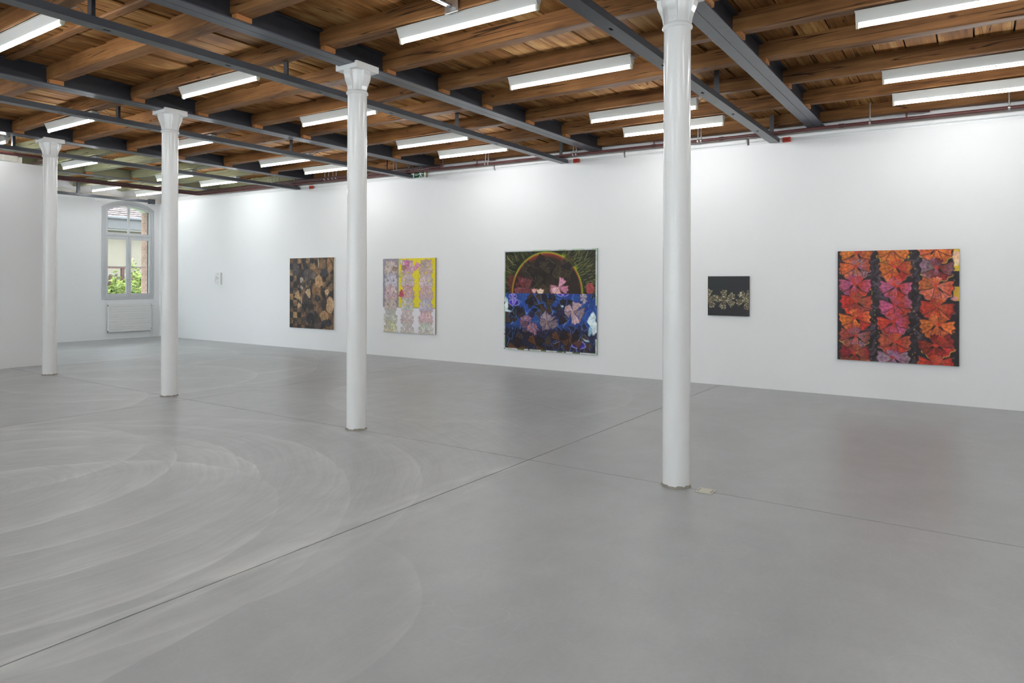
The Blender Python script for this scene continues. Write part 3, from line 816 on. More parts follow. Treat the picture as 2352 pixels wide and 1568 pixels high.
for xa, xb in ((sx0 + 0.064, sxm - 0.026), (sxm + 0.026, sx1 - 0.052)):
    pts = [p for p in up_i if xa - 0.001 <= p[0] <= xb + 0.001 and p[1] > 3.0]
    full = arch(sx0 + 0.064, sx1 - 0.052, 2.965, WZS - 0.085, WZT - 0.165, 60)[2:]
    top = [p for p in full if xa <= p[0] <= xb]
    MB().prism([(xa, 2.965), (xb, 2.965)] + top, 'y', FAR_Y + 0.028, FAR_Y + 0.032).build('pane', M['glass'], fan)
for xx in (sx0 + 0.25, sx1 - 0.25): MB().box(xx - 0.03, xx + 0.03, FAR_Y - 0.012, FAR_Y, 2.885, 2.91).build('catch', M['frame'], w1)

# brick lining of the outer reveal, right-hand side, seen through the panes

brick_m = NT('red_brick')
bc = brick_m.ramp(brick_m.rand(), [(0.0, (0.34, 0.20, 0.15)), (0.5, (0.40, 0.25, 0.185)), (1.0, (0.46, 0.31, 0.245))])
brick_m.set(brick_m.mix(brick_m.noise(brick_m.pos(), 25.0), bc, (0.30, 0.185, 0.135)), 0.85)
mort = plain('mortar', (0.38, 0.34, 0.30), 0.9)
rx = WX1 - 0.112
MB().box(rx, rx + 0.02, FAR_Y + 0.12, FAR_Y + 0.46, 1.22, 3.70).build('brick_lining', mort, fw)
z = 1.225; row = 0
bm_ = {}
while z < 3.66:
    for (ya, yb) in (((0.122, 0.285), (0.295, 0.458)) if row % 2 == 0 else ((0.122, 0.20), (0.21, 0.37), (0.38, 0.458))):
        key = (round(ya, 3), round(yb, 3))
        if key not in bm_: bm_[key] = MB().box(-0.010, 0.004, FAR_Y + ya, FAR_Y + yb, 0, 0.068).mesh('brick')
        o = link('brick', bm_[key], brick_m.m, fw); o.location = (rx, 0, z)
    z += 0.080; row += 1

# ------------------------------------------------------------------ radiator under the window
ra = thing('radiator', 'white panel radiator with horizontal ribs below the arched window', 'radiator', (9.86, FAR_Y - 0.06, 0.19))
X0, X1, Z0, Z1 = 9.285, 10.45, 0.195, 0.962
MB().box(X0 + 0.01, X1 - 0.01, FAR_Y - 0.085, FAR_Y - 0.045, Z0, Z1).build('body', M['radiator'], ra)
nS = 11
for k in range(nS):
    za = Z0 + (Z1 - Z0) * k / nS; zb = Z0 + (Z1 - Z0) * (k + 1) / nS
    MB().box(X0, X1, FAR_Y - 0.096, FAR_Y - 0.084, za + 0.004, zb - 0.004).build('rib', M['radiator'], ra, 0.004)
for xx in (X0 - 0.004, X1 - 0.004): MB().box(xx, xx + 0.008, FAR_Y - 0.094, FAR_Y - 0.04, Z0 - 0.005, Z1 + 0.002).build('end_cover', M['radiator'], ra)
for xx, zz in ((X0 - 0.008, Z0 + 0.02), (X0 - 0.006, Z1 - 0.03), (X1 + 0.008, Z0 + 0.05)):
    MB().box(xx - 0.012, xx + 0.012, FAR_Y - 0.09, FAR_Y - 0.06, zz - 0.018, zz + 0.018).build('plug', M['cable'], ra)
MB().tube([(X1, FAR_Y - 0.065, Z1 - 0.035), (X1 + 0.03, FAR_Y - 0.065, Z1 - 0.035)], 0.014, 10).build('valve_body', M['zinc'], ra)
MB().tube([(X1 + 0.03, FAR_Y - 0.065, Z1 - 0.035), (X1 + 0.085, FAR_Y - 0.065, Z1 - 0.035)], 0.024, 12).build('thermostat_head', M['radiator'], ra)
MB().tube(bend([(X1 + 0.035, FAR_Y - 0.065, Z1 - 0.05), (X1 + 0.055, FAR_Y - 0.06, Z1 - 0.12), (X1 + 0.055, FAR_Y - 0.06, 0.0)], 0.02), 0.011, 8).build('supply_pipe', M['radiator'], ra)
MB().tube(bend([(X1 - 0.005, FAR_Y - 0.065, Z0 + 0.05), (X1 + 0.012, FAR_Y - 0.065, Z0 + 0.05), (X1 + 0.012, FAR_Y - 0.065, 0.0)], 0.01), 0.010, 8).build('return_pipe', M['radiator'], ra)
for xx in (X0 + 0.2, X1 - 0.2): MB().box(xx, xx + 0.03, FAR_Y - 0.046, FAR_Y, Z0 + 0.1, Z1 - 0.1).build('wall_bracket', M['radiator'], ra)
for k, (cx, cz) in enumerate(((9.02, 3.86), (10.52, 3.89))):
    cb = MB().box(cx - 0.05, cx + 0.05, FAR_Y - 0.16, FAR_Y, cz - 0.06, cz + 0.035)
    tag(cb.build('wall_corbel', M['farwall'], bevel=0.006), 'small white corbel block on the far wall, ' + ('left of the window arch' if k == 0 else 'in the corner right of the window arch'), 'corbel', 'corbels on the far wall')
eb = thing('emergency_box', 'small white emergency light box in the far right corner', 'box', (10.62, 19.3, 3.85))
MB().box(10.60, 10.735, 19.2, 19.45, 3.70, 3.82).build('case', M['signwhite'], eb, 0.004)
MB().box(10.595, 10.60, 19.24, 19.32, 3.715, 3.745).build('green_mark', M['green'], eb)

# ------------------------------------------------------------------ cream floor socket beside the nearest column
so = thing('floor_socket', 'cream floor socket plate beside the nearest column', 'socket', (5.178, 1.727, 0))
MB().box(5.115, 5.243, 1.664, 1.788, 0.0, 0.006).build('frame', M['cream'], so, 0.002)
MB().box(5.127, 5.231, 1.682, 1.770, 0.006, 0.0085).build('lid', M['cream'], so, 0.001)
for yy in (1.675, 1.775): MB().box(5.140, 5.218, yy - 0.002, yy + 0.002, 0.006, 0.0066).build('slot', M['slot'], so)

# ------------------------------------------------------------------ outside: neighbour house, fence, shrubs
gr = tag(MB().box(-30, 60, FAR_Y + 0.46, 80, -0.55, -0.45).build('ground_garden', plain('lawn', (0.09, 0.15, 0.05), 0.9, var=0.3)), 'green garden ground outside the window', kind='structure')
ho = thing('neighbour_house', 'cream rendered house with tiled roof seen through the window', 'house', (15, 29, -0.45))
MB().box(4, 30, 29.0, 36, -0.45, 4.3).build('house_wall', plain('cream_render', (0.235, 0.205, 0.158), 0.85, var=0.03), ho)
MB().box(3.6, 30.4, 28.25, 29.0, 3.62, 3.70).build('eave_board', plain('soffit', (0.16, 0.15, 0.13), 0.8), ho)
MB().box(3.6, 30.4, 28.18, 28.30, 3.70, 4.14).build('fascia', plain('fascia_grey', (0.085, 0.083, 0.083), 0.7), ho)
MB().tube([(3.6, 28.12, 4.13), (30.4, 28.12, 4.13)], 0.07, 10).build('gutter', plain('gutter_metal', (0.10, 0.10, 0.105), 0.6), ho)
MB().tube([(14.36, 28.95, 3.5), (14.36, 28.95, 1.2)], 0.055, 10).build('downpipe', plain('downpipe_zinc', (0.36, 0.365, 0.38), 0.4), ho)
MB().prism([(28.2, 4.12), (34.0, 8.0), (34.0, 7.9), (28.2, 4.02)], 'x', 3.6, 30.4).build('roof', plain('roof_deck', (0.14, 0.11, 0.10), 0.9), ho)
tl = NT('clay_tile')
vp = tl.voro(tl.pos(), 4.2)
tl.set(tl.mix(tl.noise(tl.pos(), 3.0, 5.0), (0.05, 0.038, 0.038), (0.32, 0.26, 0.245)), 0.85)
tm = MB()
sl_ = (8.0 - 4.12) / (34.0 - 28.2); ln = math.hypot(1, sl_); dy, dz_ = 1 / ln, sl_ / ln
for r in range(26):
    a0 = 0.02 + r * 0.16
    for k in range(26):
        x0 = 12.0 + k * 0.18 + (0.09 if r % 2 else 0) + random.uniform(-.01, .01)
        if x0 > 16.6: continue
        jz = random.uniform(0, 0.02)
        ya, za = 28.2 + dy * a0, 4.12 + dz_ * a0
        yb, zb = ya + dy * 0.22, za + dz_ * 0.22
        nx, nz = -dz_, dy
        o1, o2 = 0.055 + jz, 0.012
        pr = [(ya + nx * o1, za + nz * o1), (yb + nx * o2, zb + nz * o2), (yb + nx * (o2 - 0.012), zb + nz * (o2 - 0.012)), (ya + nx * (o1 - 0.03), za + nz * (o1 - 0.03))]
        tm.prism(pr, 'x', x0, x0 + 0.165)
tag(tm.build('roof_tiles', tl.m, ho), kind='stuff')
fe = thing('picket_fence', 'brown wooden picket fence behind the shrubs outside', 'fence', (12.5, 26, -0.45))
fm = plain('fence_brown', (0.075, 0.028, 0.020), 0.7)
for k in range(24):
    x0 = 11.2 + k * 0.20
    pm = MB().prism([(x0, 0.4), (x0 + 0.12, 0.4), (x0 + 0.12, 1.78), (x0 + 0.09, 1.86), (x0 + 0.03, 1.86), (x0, 1.78)], 'y', 26.0, 26.03)
    pm.build('picket', fm, fe)
MB().box(11.0, 16.2, 26.03, 26.07, 1.42, 1.52).build('fence_rail', fm, fe)
MB().box(11.0, 16.2, 25.93, 26.10, 2.08, 2.14).build('top_rail', fm, fe)
for x0 in (12.62, 14.9): MB().box(x0, x0 + 0.10, 25.95, 26.05, -0.45, 2.08).build('post', fm, fe)
MB().box(11.0, 16.2, 26.2, 26.3, -0.45, 1.9).build('pale_panel', plain('pale_panel_paint', (0.40, 0.39, 0.37), 0.8), fe)
leafm = NT('shrub_leaf')
lc = leafm.ramp(leafm.noise(leafm.pos(), 3.0, 4.0), [(0.3, (0.055, 0.095, 0.016)), (0.5, (0.175, 0.23, 0.036)), (0.72, (0.33, 0.36, 0.09))])
leafm.set(lc, 0.6)
leafm.b.inputs["Subsurface Weight"].default_value = 0.0
def shrub(cx, cy, rx_, ry_, h, n, lab, seed):
    rs = random.Random(seed)
    t = thing('garden_shrub', lab, 'shrub', (cx, cy, -0.45), 'shrubs outside the window')
    mb = MB()
    for _ in range(n):
        while True:
            p = Vector((rs.uniform(-1, 1), rs.uniform(-1, 1), rs.uniform(-1, 1)))
            if 0.35 < p.length < 1: break
        wob = 1 + 0.22 * math.sin(p.x * 5 + seed) * math.cos(p.y * 4) + 0.12 * math.sin(p.z * 9 + p.x * 7)
        c = Vector((cx + p.x * rx_ * wob, cy + p.y * ry_, -0.35 + (p.z * 0.5 + 0.5) * h * wob))
        d = Vector((rs.gauss(0, 1), rs.gauss(0, 1), rs.gauss(0, .6))).normalized()
        e_ = d.cross(Vector((rs.gauss(0, 1), rs.gauss(0, 1), rs.gauss(0, 1)))).normalized()
        L, W = rs.uniform(.06, .11), rs.uniform(.025, .04)
        mb.add([c - d * L, c + e_ * W, c + d * L, c - e_ * W + Vector((0, 0, .01))], [(0, 1, 2, 3)])
    me = bpy.data.meshes.new('foliage'); me.from_pydata(mb.v, [], mb.f); me.update()
    tag(link('foliage', me, leafm.m, t), kind='stuff')
    sm = MB()
    for k in range(7):
        a = k * 0.9
        sm.tube([(cx + 0.1 * math.cos(a), cy + 0.1 * math.sin(a), -0.46), (cx + 0.4 * rx_ * math.cos(a), cy + 0.4 * ry_ * math.sin(a), h * 0.4), (cx + 0.7 * rx_ * math.cos(a), cy + 0.7 * ry_ * math.sin(a), h * 0.75)], [0.03, 0.02, 0.008], 6)
    sm.build('stems', plain('shrub_bark', (0.12, 0.09, 0.05), 0.9), t)
shrub(11.30, 23.3, 0.72, 0.7, 1.78, 5200, 'bright green shrub low on the left outside the window', 3)
shrub(12.66, 25.0, 0.66, 0.6, 2.12, 5200, 'taller bright green shrub on the right outside the window', 9)
shrub(10.9, 24.9, 0.7, 0.5, 1.6, 2600, 'small green shrub at far left outside the window', 5)
# ------------------------------------------------------------------ paintings: colour laid down stroke by stroke on a dense canvas mesh
def vnoise(h, w, fy, fx, rng, octaves=3):
    out = np.zeros((h, w)); amp = 1.0; tot = 0
    for o in range(octaves):
        gy, gx = max(2, int(fy * 2 ** o) + 2), max(2, int(fx * 2 ** o) + 2)
        g = rng.random((gy, gx))
        yy = np.linspace(0, gy - 1.001, h); xx = np.linspace(0, gx - 1.001, w)
        y0 = yy.astype(int); x0 = xx.astype(int); ty = (yy - y0)[:, None]; tx = (xx - x0)[None, :]
        ty = ty * ty * (3 - 2 * ty); tx = tx * tx * (3 - 2 * tx)
        a = g[y0][:, x0]; b = g[y0][:, x0 + 1]; c = g[y0 + 1][:, x0]; d = g[y0 + 1][:, x0 + 1]
        out += amp * ((a * (1 - tx) + b * tx) * (1 - ty) + (c * (1 - tx) + d * tx) * ty); tot += amp; amp *= 0.5
    return out / tot

class Canvas:
    def __init__(s, wm, hm, res, seed):
        s.w, s.h = int(res * wm / max(wm, hm)), int(res * hm / max(wm, hm))
        s.asp = hm / wm
        s.rng = np.random.default_rng(seed)
        s.u, s.v = np.meshgrid(np.linspace(0, 1, s.w), np.linspace(0, s.asp, s.h))    # unit = canvas width, v down
        s.c = np.zeros((s.h, s.w, 3))
        s.nz = vnoise(s.h, s.w, 40, 40, s.rng, 3)
        s.wx = (vnoise(s.h, s.w, 9, 9, s.rng) - .5); s.wy = (vnoise(s.h, s.w, 9, 9, s.rng) - .5)
    def blend(s, a, col):
        a = np.clip(a, 0, 1)[..., None]
        s.c = s.c * (1 - a) + (np.array(col, float) if not isinstance(col, np.ndarray) else col) * a
    def fill(s, col, var=0.15, mask=None):
        n = vnoise(s.h, s.w, 14, 14, s.rng, 4)
        k = (1 - var + 2 * var * n)[..., None] * np.array(col, float)
        s.blend(np.ones((s.h, s.w)) if mask is None else mask, k)
    def soft(s, d, e=0.004): return np.clip(0.5 - d / e, 0, 1)       # d<0 inside
    def blob(s, cx, cy, rx, ry, col, a=1.0, rot=0.0, warp=0.05, var=0.25, e=0.01):
        x = s.u - cx + s.wx * warp; y = s.v - cy + s.wy * warp
        ca, sa = math.cos(rot), math.sin(rot)
        X = (x * ca + y * sa) / rx; Y = (-x * sa + y * ca) / ry
        d = (np.sqrt(X * X + Y * Y) - 1) * min(rx, ry)
        k = (1 - var + 2 * var * s.nz)[..., None] * np.array(col, float)
        s.blend(s.soft(d, e) * a, k)
    def petal(s, cx, cy, ang, L, spread, col, edge=None, tip=None, warp=0.03, ringy=0.12, a=1.0, streak=0.3):
        x = s.u - cx + s.wx * warp; y = s.v - cy + s.wy * warp
        ca, sa = math.cos(ang), math.sin(ang)
        t = (x * ca + y * sa) / L; n = (-x * sa + y * ca) / L
        wd = math.tan(spread) * np.clip(t, 0, 2) ** 0.72 * (1 - 0.16 * np.clip(t, 0, 1) ** 3) + 1e-6
        q = n / wd
        end = 1 + 0.05 * np.cos(q * 7) - 0.13 * q * q
        d = np.maximum(np.abs(q) - 1, 0) * 0
        dd = np.maximum((np.abs(n) - wd), (t - end)) * L
        dd = np.where(t < 0, 1.0, dd)
        m = s.soft(dd, 0.007) * a
        ph = s.rng.random() * 6
        st = np.sin(q * 9 + ph + s.nz * 5) * 0.5 + np.sin(q * 17 + ph * 2) * 0.25
        rings = np.sin(np.maximum(t / end, np.abs(q)) * 22 + ph)
        k = 1 + streak * st * 0.5 + ringy * rings * 0.6 + (s.nz - .5) * 0.35
        base = np.array(col, float)[None, None, :] * np.ones((s.h, s.w, 1))
        if tip is not None:
            f = np.clip(t * 1.3 - 0.25, 0, 1)[..., None]
            base = base * (1 - f) + np.array(tip, float) * f
        s.blend(m, base * k[..., None])
        if edge is not None:
            s.blend(np.exp(-(dd / 0.0045) ** 2) * 0.75 * a * (t > 0.1), np.array(edge, float))
        return m
    def line(s, pts, wd, col, a=1.0):
        d = np.full((s.h, s.w), 9.0)
        for (x0, y0), (x1, y1) in zip(pts, pts[1:]):
            dx, dy = x1 - x0, y1 - y0; L2 = dx * dx + dy * dy + 1e-9
            t = np.clip(((s.u - x0) * dx + (s.v - y0) * dy) / L2, 0, 1)
            d = np.minimum(d, np.hypot(s.u - x0 - t * dx, s.v - y0 - t * dy))
        s.blend(s.soft(d - wd, wd) * a, col)
    def rect(s, u0, u1, v0, v1, col, a=1.0, var=0.2, e=0.004):
        d = np.maximum.reduce([u0 - s.u, s.u - u1, v0 - s.v, s.v - v1])
        k = (1 - var + 2 * var * s.nz)[..., None] * np.array(col, float)
        s.blend(s.soft(d, e) * a, k)

def hang(name, label, c, y_left, y_right, z_top, z_bot, depth, edge_mat, rough=0.45):
    """stretched canvas on the long wall: painted face plus the canvas edge"""
    cy = (y_left + y_right) / 2
    t = thing(name, label, 'painting', (WALL_X - depth / 2, cy, z_bot), 'paintings on the long wall')
    xf = WALL_X - depth - 0.004
    MB().box(xf + 0.002, WALL_X - 0.004, y_right, y_left, z_bot, z_top).build('stretcher_edge', edge_mat, t)
    h, w = c.h, c.w
    g_ = c.c.mean(2, keepdims=True); rgb = np.clip(g_ + (c.c - g_) * 0.90, 0, 255) / 255
    rgb = np.where(rgb <= 0.04045, rgb / 12.92, ((rgb + 0.055) / 1.055) ** 2.4) * PAINT_GAIN
    yy = y_left + (y_right - y_left) * np.linspace(0, 1, w); zz = z_top + (z_bot - z_top) * np.linspace(0, 1, h)
    Yg, Zg = np.meshgrid(yy, zz)
    lum = c.c.mean(2) / 255.0
    Xg = xf + 0.0006 * (c.nz - 0.5)
    co = np.stack([Xg, Yg, Zg], -1).reshape(-1, 3)
    idx = np.arange(h * w).reshape(h, w)
    q = np.stack([idx[:-1, :-1], idx[1:, :-1], idx[1:, 1:], idx[:-1, 1:]], -1).reshape(-1, 4)
    me = bpy.data.meshes.new('painted_face')
    me.vertices.add(h * w); me.vertices.foreach_set("co", co.ravel())
    me.loops.add(q.size); me.loops.foreach_set("vertex_index", q.ravel().astype(np.int32))
    me.polygons.add(len(q)); me.polygons.foreach_set("loop_start", np.arange(0, q.size, 4, dtype=np.int32))
    try: me.polygons.foreach_set("loop_total", np.full(len(q), 4, dtype=np.int32))
    except Exception: pass
    me.update(calc_edges=True)
    at = me.color_attributes.new("pigment", 'FLOAT_COLOR', 'POINT')
    at.data.foreach_set("color", np.concatenate([rgb.reshape(-1, 3), np.ones((h * w, 1))], 1).ravel())
    mt = NT(name + '_pigment')
    an = mt.n.new("ShaderNodeAttribute"); an.attribute_name = "pigment"
    mt.set(an.outputs["Color"], rough, spec=0.3)
    mt.bump(mt.noise(mt.pos(), 160.0, 3.0), 0.25, 0.002)
    link('painted_face', me, mt.m, t)
    return t

PAINT_GAIN = 1.12
XC = WALL_X - 0.03
def WY(y): return y * XC / 10.1
def WZ(z): return 1.6 + (z - 1.6) * XC / 10.1
edge_white = plain('canvas_edge_white', (0.72, 0.70, 0.66), 0.7)
edge_raw = plain('canvas_edge_raw', (0.38, 0.33, 0.25), 0.8)
edge_dark = plain('canvas_edge_dark', (0.06, 0.045, 0.045), 0.7)
edge_green = plain('canvas_edge_green', (0.34, 0.38, 0.33), 0.7)
PI = math.pi

# 1. red and orange blossoms in three columns
def paint_red():
    c = Canvas(1.457, 1.543, 330, 5)
    c.fill((44, 37, 40), 0.35)
    r = c.rng
    for u0, n in ((.335, 46), (.665, 46), (.035, 14)):
        for _ in range(n):
            x = u0 + r.normal(0, .035); y = r.random() * c.asp; a = r.normal(1.45, .7); L = .03 + r.random() * .06
            col = [(88, 72, 82), (70, 58, 66), (60, 52, 60), (104, 84, 96), (34, 28, 30)][r.integers(5)]
            c.line([(x, y), (x + L * math.cos(a), y + L * math.sin(a)), (x + 1.5 * L * math.cos(a + .5), y + 1.5 * L * math.sin(a + .5))], .006 + r.random() * .007, col, .6)
    c.rect(.955, 1, 0, .20, (214, 178, 40), 1, .12); c.rect(.955, 1, .34, .47, (206, 160, 44), 1, .15)
    c.blob(.985, .07, .03, .05, (226, 178, 150), .9); c.blob(.985, .13, .02, .03, (224, 196, 170), .8); c.blob(.97, .45, .03, .02, (206, 132, 142), .9)
    O, OR, RE, PK, MV, RU, DR = (206, 106, 38), (196, 88, 46), (182, 52, 36), (176, 80, 112), (136, 92, 106), (158, 74, 52), (124, 40, 34)
    LP = (150, 112, 130); SA = (206, 104, 84)
    cols = [
        (.155, [(.02, O, RU), (.145, OR, MV), (.315, PK, RE), (.485, RE, RU), (.645, O, RE), (.815, RU, MV), (.985, DR, RU)]),
        (.487, [(.0, O, O), (.165, O, RE), (.335, PK, RE), (.515, PK, RE), (.675, RE, PK), (.86, RU, RE), (1.02, LP, MV)]),
        (.828, [(.0, OR, O), (.165, MV, DR), (.34, OR, SA), (.52, RE, OR), (.69, O, OR), (.865, DR, RE), (1.05, RE, RU)])]
    for cu, fl in cols:
        for (fv, ca, cb) in fl:
            j = lambda q: tuple(np.clip(np.array(q) * (0.88 + .24 * r.random()) + r.normal(0, 6, 3), 0, 255))
            cx, cy = cu + r.normal(0, .006), fv
            eg = [(70, 30, 34), (214, 190, 60), (60, 40, 52), (190, 110, 90)][r.integers(4)]
            # lower lobes first, then wings, then the upper pair
            w1_, w2_ = r.normal(0, .05, 2)
            c.petal(cx, cy, PI * (.70 + w1_ * .5), .138, .60, j(cb), eg, j(ca)); c.petal(cx, cy, PI * (.30 + w2_ * .5), .138, .60, j(cb), eg, j(cb))
            c.petal(cx, cy, PI * (.5 + w1_), .112, .42, j(ca), (96, 44, 44), j(cb))
            c.petal(cx, cy, PI * (.97 + w2_), .138, .52, j(ca), (64, 34, 38), j(ca)); c.petal(cx, cy, PI * (.03 + w1_), .136, .52, j(cb), (64, 34, 38), j(ca))
            c.petal(cx, cy, -PI * (.66 + w1_), .085, .45, j(cb), None, j(ca)); c.petal(cx, cy, -PI * (.34 + w2_), .085, .45, j(ca), None, j(cb))
            for a in (PI * .25, PI * .75):
                if r.random() < .7:
                    c.blob(cx + .045 * math.cos(a), cy + .045 * math.sin(a), .022, .007, (30, 22, 24), .95, a + (.2 if r.random() < .5 else -.2), .015)
            c.blob(cx, cy, .016, .016, (196, 58, 40), .95)
    for _ in range(60):
        x, y = [.18, .30, .345, .63, .67, .96][r.integers(6)] + r.normal(0, .015), r.random() * c.asp
        c.blob(x, y, .003, .004, [(212, 190, 60), (200, 110, 120), (220, 160, 70)][r.integers(3)], .9, 0, 0)
    return c
hang('painting', 'painting of red, orange and pink blossoms in three columns on black', paint_red(), WY(1.563), WY(.189), WZ(2.035), WZ(.580), 0.035, edge_dark)

# 2. half sun over blue water with flowers
def paint_sun():
    c = Canvas(1.98, 1.872, 300, 8)
    r = c.rng
    c.fill((40, 42, 28), 0.4)
    hz = .43 * c.asp; cx, R = .475, .378
    for _ in range(800):                                   # grass-like rays
        a = -PI * r.random(); d0 = R + .02 + abs(r.normal(0, .10)); L = .03 + r.random() * .09
        x, y = cx + d0 * math.cos(a), hz + d0 * math.sin(a)
        if not (0.02 < x < .98 and .03 < y < hz): continue
        a2 = a + r.normal(0, .25)
        col = [(84, 86, 46), (64, 74, 36), (30, 32, 22), (112, 110, 66), (150, 140, 96), (22, 24, 18), (90, 92, 50), (38, 40, 26)][r.integers(8)]
        c.line([(x, y), (x + L * math.cos(a2), y + L * math.sin(a2))], .0014 + r.random() * .0022, col, .8)
    d = np.hypot(c.u - cx, c.v - hz); upper = c.v < hz
    ang = np.arctan2(hz - c.v, c.u - cx)
    spike = .012 + .012 * np.sin(ang * 61) ** 2 + .03 * (vnoise(c.h, c.w, 6, 6, r) > .62)
    c.blend(upper * np.clip(1 - np.abs(d - R) / spike, 0, 1) * (d >= R) * .95, (168, 196, 26))
    c.blob(.085, hz - .09, .05, .09, (120, 46, 40), .6); c.blob(.93, hz - .05, .035, .055, (176, 70, 74), .9)
    c.blend(upper * c.soft(d - R, .004), (42, 34, 28))
    n = vnoise(c.h, c.w, 7, 7, r, 3)[..., None]
    c.blend(upper * c.soft(d - R, .004) * .9, np.array((30, 25, 22)) * (1 - n) + np.array((74, 58, 46)) * n)
    c.blend(upper * (d < R) * np.clip(1 - np.abs(d - R + .02) / .03, 0, 1) * (np.abs(ang - PI / 2) < .55) * .85, (130, 50, 34))
    c.blend(upper * np.clip(1 - np.abs(d - R + .006) / .008, 0, 1), (206, 104, 40))
    c.blend(upper * np.clip(1 - np.abs(d - R - .003) / .004, 0, 1) * .8, (196, 200, 50))
    for _ in range(26):                                    # dusky petals inside the disc
        a = -PI * (.08 + .84 * r.random()); q = R * .82 * math.sqrt(r.random())
        c.petal(cx + q * math.cos(a), hz - .02 + q * math.sin(a), r.random() * 6.3, .09 + .05 * r.random(), .42, [(54, 44, 34), (40, 34, 30), (64, 54, 40), (34, 30, 32)][r.integers(4)], (96, 84, 60) if r.random() < .4 else (24, 20, 20), a=.75)
    for x, y, L, q in ((.21, hz - .05, .10, (150, 74, 88)), (.27, hz - .03, .10, (118, 58, 62)), (.18, hz - .10, .06, (110, 46, 44))):
        for k in range(3): c.petal(x, y, k * 2.1 + .5, L, .5, q, (80, 40, 46), a=.8)
    for k, q in enumerate(((214, 150, 176), (196, 122, 150), (222, 170, 160), (206, 134, 150))):
        c.petal(.615, hz - .055, -1.1 + k * 1.35, .10, .46, q, (130, 70, 80))
    c.petal(.345, hz, -PI * .5, .05, .6, (226, 170, 160), (150, 90, 90)); c.petal(.41, hz + .04, -PI * .5, .085, .5, (232, 206, 180), (160, 110, 100)); c.petal(.57, hz + .0, -PI * .5, .06, .8, (220, 172, 176), (140, 90, 100))
    lower = c.v >= hz
    save = c.c.copy()
    c.fill((34, 62, 140), .35)
    n2 = vnoise(c.h, c.w, 18, 18, r, 4)[..., None]
    c.c = c.c * .55 + .45 * (np.array((22, 40, 108)) * (1 - n2) + np.array((58, 112, 196)) * n2)
    for _ in range(120):
        x, y = r.random(), hz + r.random() * (c.asp - hz) * .62
        a = r.random() * 6.3; L = .03 + r.random() * .05
        c.line([(x, y), (x + L * math.cos(a), y + L * math.sin(a)), (x + L * math.cos(a) + L * math.cos(a + .9), y + L * math.sin(a) + L * math.sin(a + .9))], .003, [(70, 140, 214), (40, 60, 190), (36, 110, 140), (24, 36, 110), (110, 180, 230)][r.integers(5)], .6)
    bot = hz + (c.asp - hz) * .60
    c.blend(c.soft(bot - c.v, .06) * .8, (40, 30, 34))
    for _ in range(80):                                    # dark brown and black petals
        x, y = r.random(), hz + .04 + r.random() * (c.asp - hz - .05)
        col = [(54, 42, 38), (38, 32, 40), (74, 54, 40), (46, 38, 60), (30, 27, 30)][r.integers(5)]
        c.petal(x, y, r.random() * 6.3, .07 + .06 * r.random(), .45, col, [(28, 60, 120), (20, 20, 30), (70, 110, 180)][r.integers(3)], a=.9)
    for x, y, L, q in ((.76, hz + .16, .115, (196, 160, 158)), (.50, hz + .27, .10, (170, 142, 140)), (.25, hz + .27, .085, (150, 106, 122)), (.33, hz + .33, .08, (176, 120, 128)), (.86, hz + .035, .07, (206, 190, 190))):
        rot = r.random() * 6
        for k in range(5): c.petal(x, y, rot + k * 1.256 + r.normal(0, .12), L * (.62 + .35 * r.random()), .56, tuple(np.array(q) * (.75 + .35 * r.random())), (44, 44, 110), a=.9, warp=.08)
    for x, y, L in ((.12, hz + .12, .07), (.66, hz + .03, .06), (.82, hz + .50, .075), (.10, hz + .05, .05)):
        for k in range(3): c.petal(x, y, -PI / 2 + (k - 1) * .9, L, .4, [(70, 50, 190), (120, 96, 206), (52, 40, 160)][k], (190, 180, 226))
    for x, y in ((.36, bot + .16), (.75, bot + .12), (.62, bot + .10), (.15, bot + .2)):
        for k in range(4): c.petal(x, y, k * 1.57 + r.random(), .10, .5, [(88, 54, 34), (64, 42, 36), (100, 60, 36), (40, 32, 34)][k], (40, 90, 170) if k == 1 else (26, 22, 24), a=.9)
    c.blob(.02, hz + .12, .035, .07, (206, 228, 234), 1, 0, .06); c.blob(.05, hz + .175, .05, .012, (196, 220, 228), 1); c.blob(.65, hz + .115, .02, .012, (190, 226, 240), 1)
    c.blob(.975, hz + .27, .045, .12, (214, 234, 240), 1, -.1, .10); c.blob(.93, hz + .33, .02, .04, (150, 196, 216), .9); c.blob(.90, hz + .42, .035, .012, (170, 206, 220), .9, .4)
    for _ in range(40):
        x, y = r.random(), hz + r.random() * (c.asp - hz)
        c.line([(x, y), (x + r.normal(0, .02), y + .02 + r.random() * .05)], .0022, [(110, 170, 230), (80, 120, 220), (150, 160, 220)][r.integers(3)], .7)
    c.c = np.where(lower[..., None], c.c, save)
    dE = np.minimum.reduce([c.u, 1 - c.u, c.v, c.asp - c.v])
    nb = vnoise(c.h, c.w, 10, 10, r)
    bc = np.where((nb > .5)[..., None], np.array((176, 196, 176)), np.array((206, 210, 214)))
    bc = np.where(((nb < .36) & (c.v > hz))[..., None], np.array((96, 104, 64)), bc)
    c.blend(c.soft(dE - .013, .004) * (~((c.u > .9) & (c.v > hz + .1) & (c.v < hz + .4))), bc)
    return c
hang('painting', 'square painting of a dark half sun above deep blue flowers', paint_sun(), WY(7.058), WY(5.192), WZ(2.174), WZ(.409), 0.035, edge_green)

